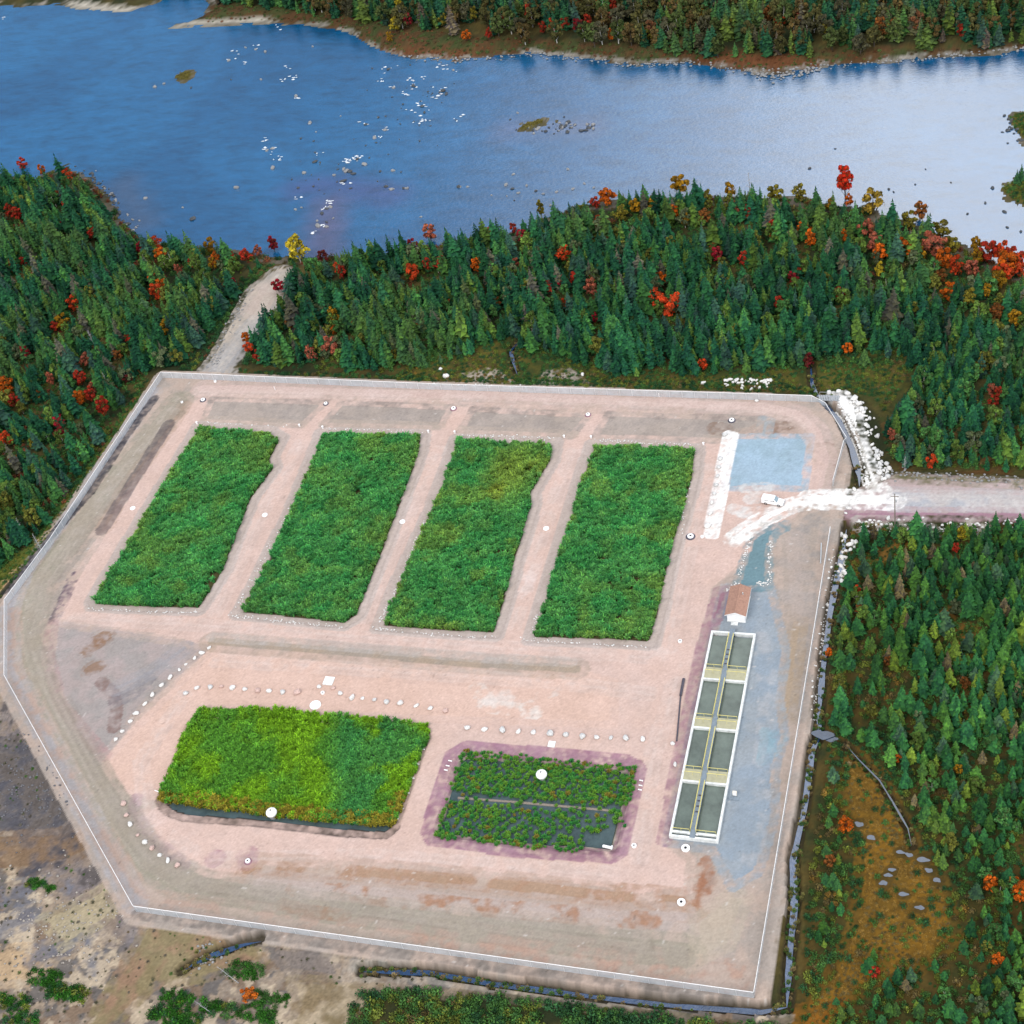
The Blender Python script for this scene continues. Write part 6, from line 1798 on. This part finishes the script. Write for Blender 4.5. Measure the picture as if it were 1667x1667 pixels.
for px, lab in (((216, 827), 'white cover on the gravel outside the notched reed bed'), ((431, 838), 'white cover on the path between notched and straight reed beds'), ((655, 849), 'white cover on the path between straight and yellowing reed beds'), ((889, 860), 'white cover on the path between yellowing and widest reed beds')):
    manhole(px, .72, 'manhole_cover', lab, 'white covers between the reed beds', hole=False, hh=.12)
for px, r, lab, col in (((350, 620), .4, 'small manhole by the far fence corner', None), ((330, 650), .6, 'manhole at the track corner with a dark collar', 'dark'), ((530, 656), .5, 'manhole at the end of the path beside the straight reed bed', 'dark'), ((738, 664), .6, 'manhole with a purple collar on the path before the yellowing bed', 'purple'),
                        ((957, 674), .55, 'manhole with a purple collar on the path before the widest bed', 'purple'), ((1191, 683), .65, 'manhole with a dark collar near the parking pad', 'dark'), ((1124, 872), .75, 'large manhole with dark collar at the near end of the white strip', 'dark'), ((1143, 873), .4, 'small ring manhole beside the white strip', None),
                        ((1107, 1043), .45, 'lone ring manhole in the open pink yard', None), ((1116, 1380), .85, 'large white ring manhole at the foot of the tanks', None), ((1032, 1376), .5, 'small ring manhole at the corner of the small pond', None), ((1109, 1468), .8, 'white ring manhole on the brown weedy strip', None),
                        ((403, 1401), .55, 'ring manhole on a purple gravel patch', 'purple'), ((525, 1127), .45, 'small ring manhole beside the square white slab', None), ((296, 654), .35, 'small white standpipe at the head of the dark strip', None)):
    manhole(px, r, 'manhole', lab, None, col)
for px, lab in (((320, 688), 'notched bed, track side'), ((487, 692), 'notched bed, path side'), ((525, 695), 'straight bed, west corner'), ((697, 702), 'straight bed, east corner'), ((740, 703), 'yellowing bed, west corner'), ((918, 710), 'yellowing bed, east corner'), ((962, 711), 'widest bed, west corner'), ((1145, 722), 'widest bed, east corner')):
    p = unproj([px], .4)[0]
    r_ = empty('standpipe', (p[0], p[1], 0))
    set_props(r_, 'short white standpipe at the far end of the %s' % lab, 'standpipe', 'standpipes at the bed corners')
    MB().tube((0, 0, -.1), (0, 0, .55), .22, .22, 10).build('pipe', M['white_paint'], r_)
    MB().lathe([(.28, .55), (.28, .68), (.12, .76)], 10).build('cap', M['white_paint'], r_)
for px, lab, z in (((441, 1321), 'white domed standpipe rising from the near edge of the large reed pond', .6), ((881, 1259), 'white domed standpipe standing in the small pond', .3)):
    p = unproj([px], z + .6)[0]
    r_ = empty('domed_standpipe', (p[0], p[1], -.9))
    set_props(r_, lab, 'standpipe', 'domed standpipes in the ponds')
    z0 = z + .9
    MB().lathe([(.75, -.2), (.75, z0 - .2), (1.12, z0), (1.18, z0 + .25), (1.10, z0 + .55), (.85, z0 + .85), (.45, z0 + 1.02), (.2, z0 + 1.06)], 28).build('dome', M['white_paint'], r_, smooth=True)
    MB().lathe([(.17, z0 + 1.05), (.17, z0 + 1.12), (.1, z0 + 1.13)], 12).build('hatch', M['dark'], r_)
p = unproj([(513, 1147)], .3)[0]
r_ = set_props(empty('tank_cover', (p[0], p[1], 0)), 'large flat white round cover above the large reed pond', 'cover')
MB().lathe([(1.28, -.05), (1.28, .22), (1.22, .28)], 32).build('ring', M['white_paint'], r_)
MB().lathe([(1.1, .27), (1.08, .33), (.3, .36)], 32).build('lid', M['white_paint'], r_)
for px, s, lab in (((535, 1108), 1.15, 'square white concrete slab above the curved boulder row'), ((898, 1211), .75, 'small white concrete slab below the straight boulder row')):
    p = unproj([px], .2)[0]
    r_ = set_props(empty('concrete_slab', (p[0], p[1], 0)), lab, 'slab')
    MB().box(-s, s, -s, s, -.05, .2).build('base', M['concrete'], r_)
    MB().box(-s * .92, s * .92, -s * .92, s * .92, .2, .3).build('lid', M['white_paint'], r_)
p = unproj([(1196, 1296)], 0)[0]
r_ = set_props(empty('control_cabinet', (p[0], p[1], 0)), 'small cream cabinet on a grey pad beside the tanks', 'cabinet')
MB().box(-1.0, 1.0, -1.0, -.3, -.05, .12).build('pad', M['grating'], r_)
MB().box(-.35, .45, -.1, .35, .3, 1.3).build('case', simple('cream_paint', (.74, .68, .55), .6, .05), r_)
MB().box(-.30, .40, -.125, -.1, .36, 1.24).build('door', M['white_paint'], r_)
for x in (-.3, .35): MB().tube((x, .12, -.05), (x, .12, .31), .05, .05, 6).build('leg', M['steel'], r_)
p = unproj([(982, 1378)], -.8)[0]
r_ = set_props(empty('outlet_headwall', (p[0], p[1], -1.1)), 'white outlet pipe with stub wall in the corner of the small pond', 'outlet')
MB().tube((0, 0, .45), (2.0, -.4, .75), .32, .32, 12).build('pipe', M['white_paint'], r_)
MB().box(1.7, 2.0, -.8, .1, .1, .95).build('headwall', M['concrete'], r_)
# footbridge across the stream at the corner
a, b = unproj([(1334, 648), (1356, 651)], -.1)
BR = empty('footbridge', (a[0], a[1], .05))
set_props(BR, 'grey plank footbridge over the stream at the compound corner', 'bridge')
bl_ = b[0] - a[0] + 1.2
for s in (-.75, .75): MB().box(-.4, bl_ + .4, s - .1, s + .1, -.3, -.04).build('beam', M['timber'], BR)
npl = 12
plank = MB().box(-.14, .14, -1.0, 1.0, -.04, .04).mesh('plank', M['timber'])
for i in range(npl): ob('plank', plank, BR, (bl_ * i / (npl - 1), 0, random.uniform(-.006, .006)))
for s in (-.95, .95):
    mb = MB()
    for x in (0, bl_ / 2, bl_): mb.tube((x, s, 0), (x, s, 1.0), .05, .05, 5)
    mb.tube((0, s, 1.0), (bl_, s, 1.0), .05, .05, 5)
    mb.build('handrail', M['timber'], BR)
for px, lab in (((448, 635), 'thin white marker post on the far verge before the straight reed bed'), ((647, 628), 'thin white marker post on the far verge near the sandy patch'), ((858, 637), 'thin white marker post on the far verge before the yellowing bed'), ((1073, 646), 'thin white marker post on the far verge before the widest bed')):
    p = G([px])[0]
    r_ = set_props(empty('marker_post', p), lab, 'post')
    MB().tube((0, 0, -.1), (0, 0, 1.1), .08, .08, 8).build('shaft', M['white_paint'], r_)
    MB().lathe([(.11, 1.1), (.11, 1.2), (.04, 1.26)], 8).build('cap', M['white_paint'], r_)
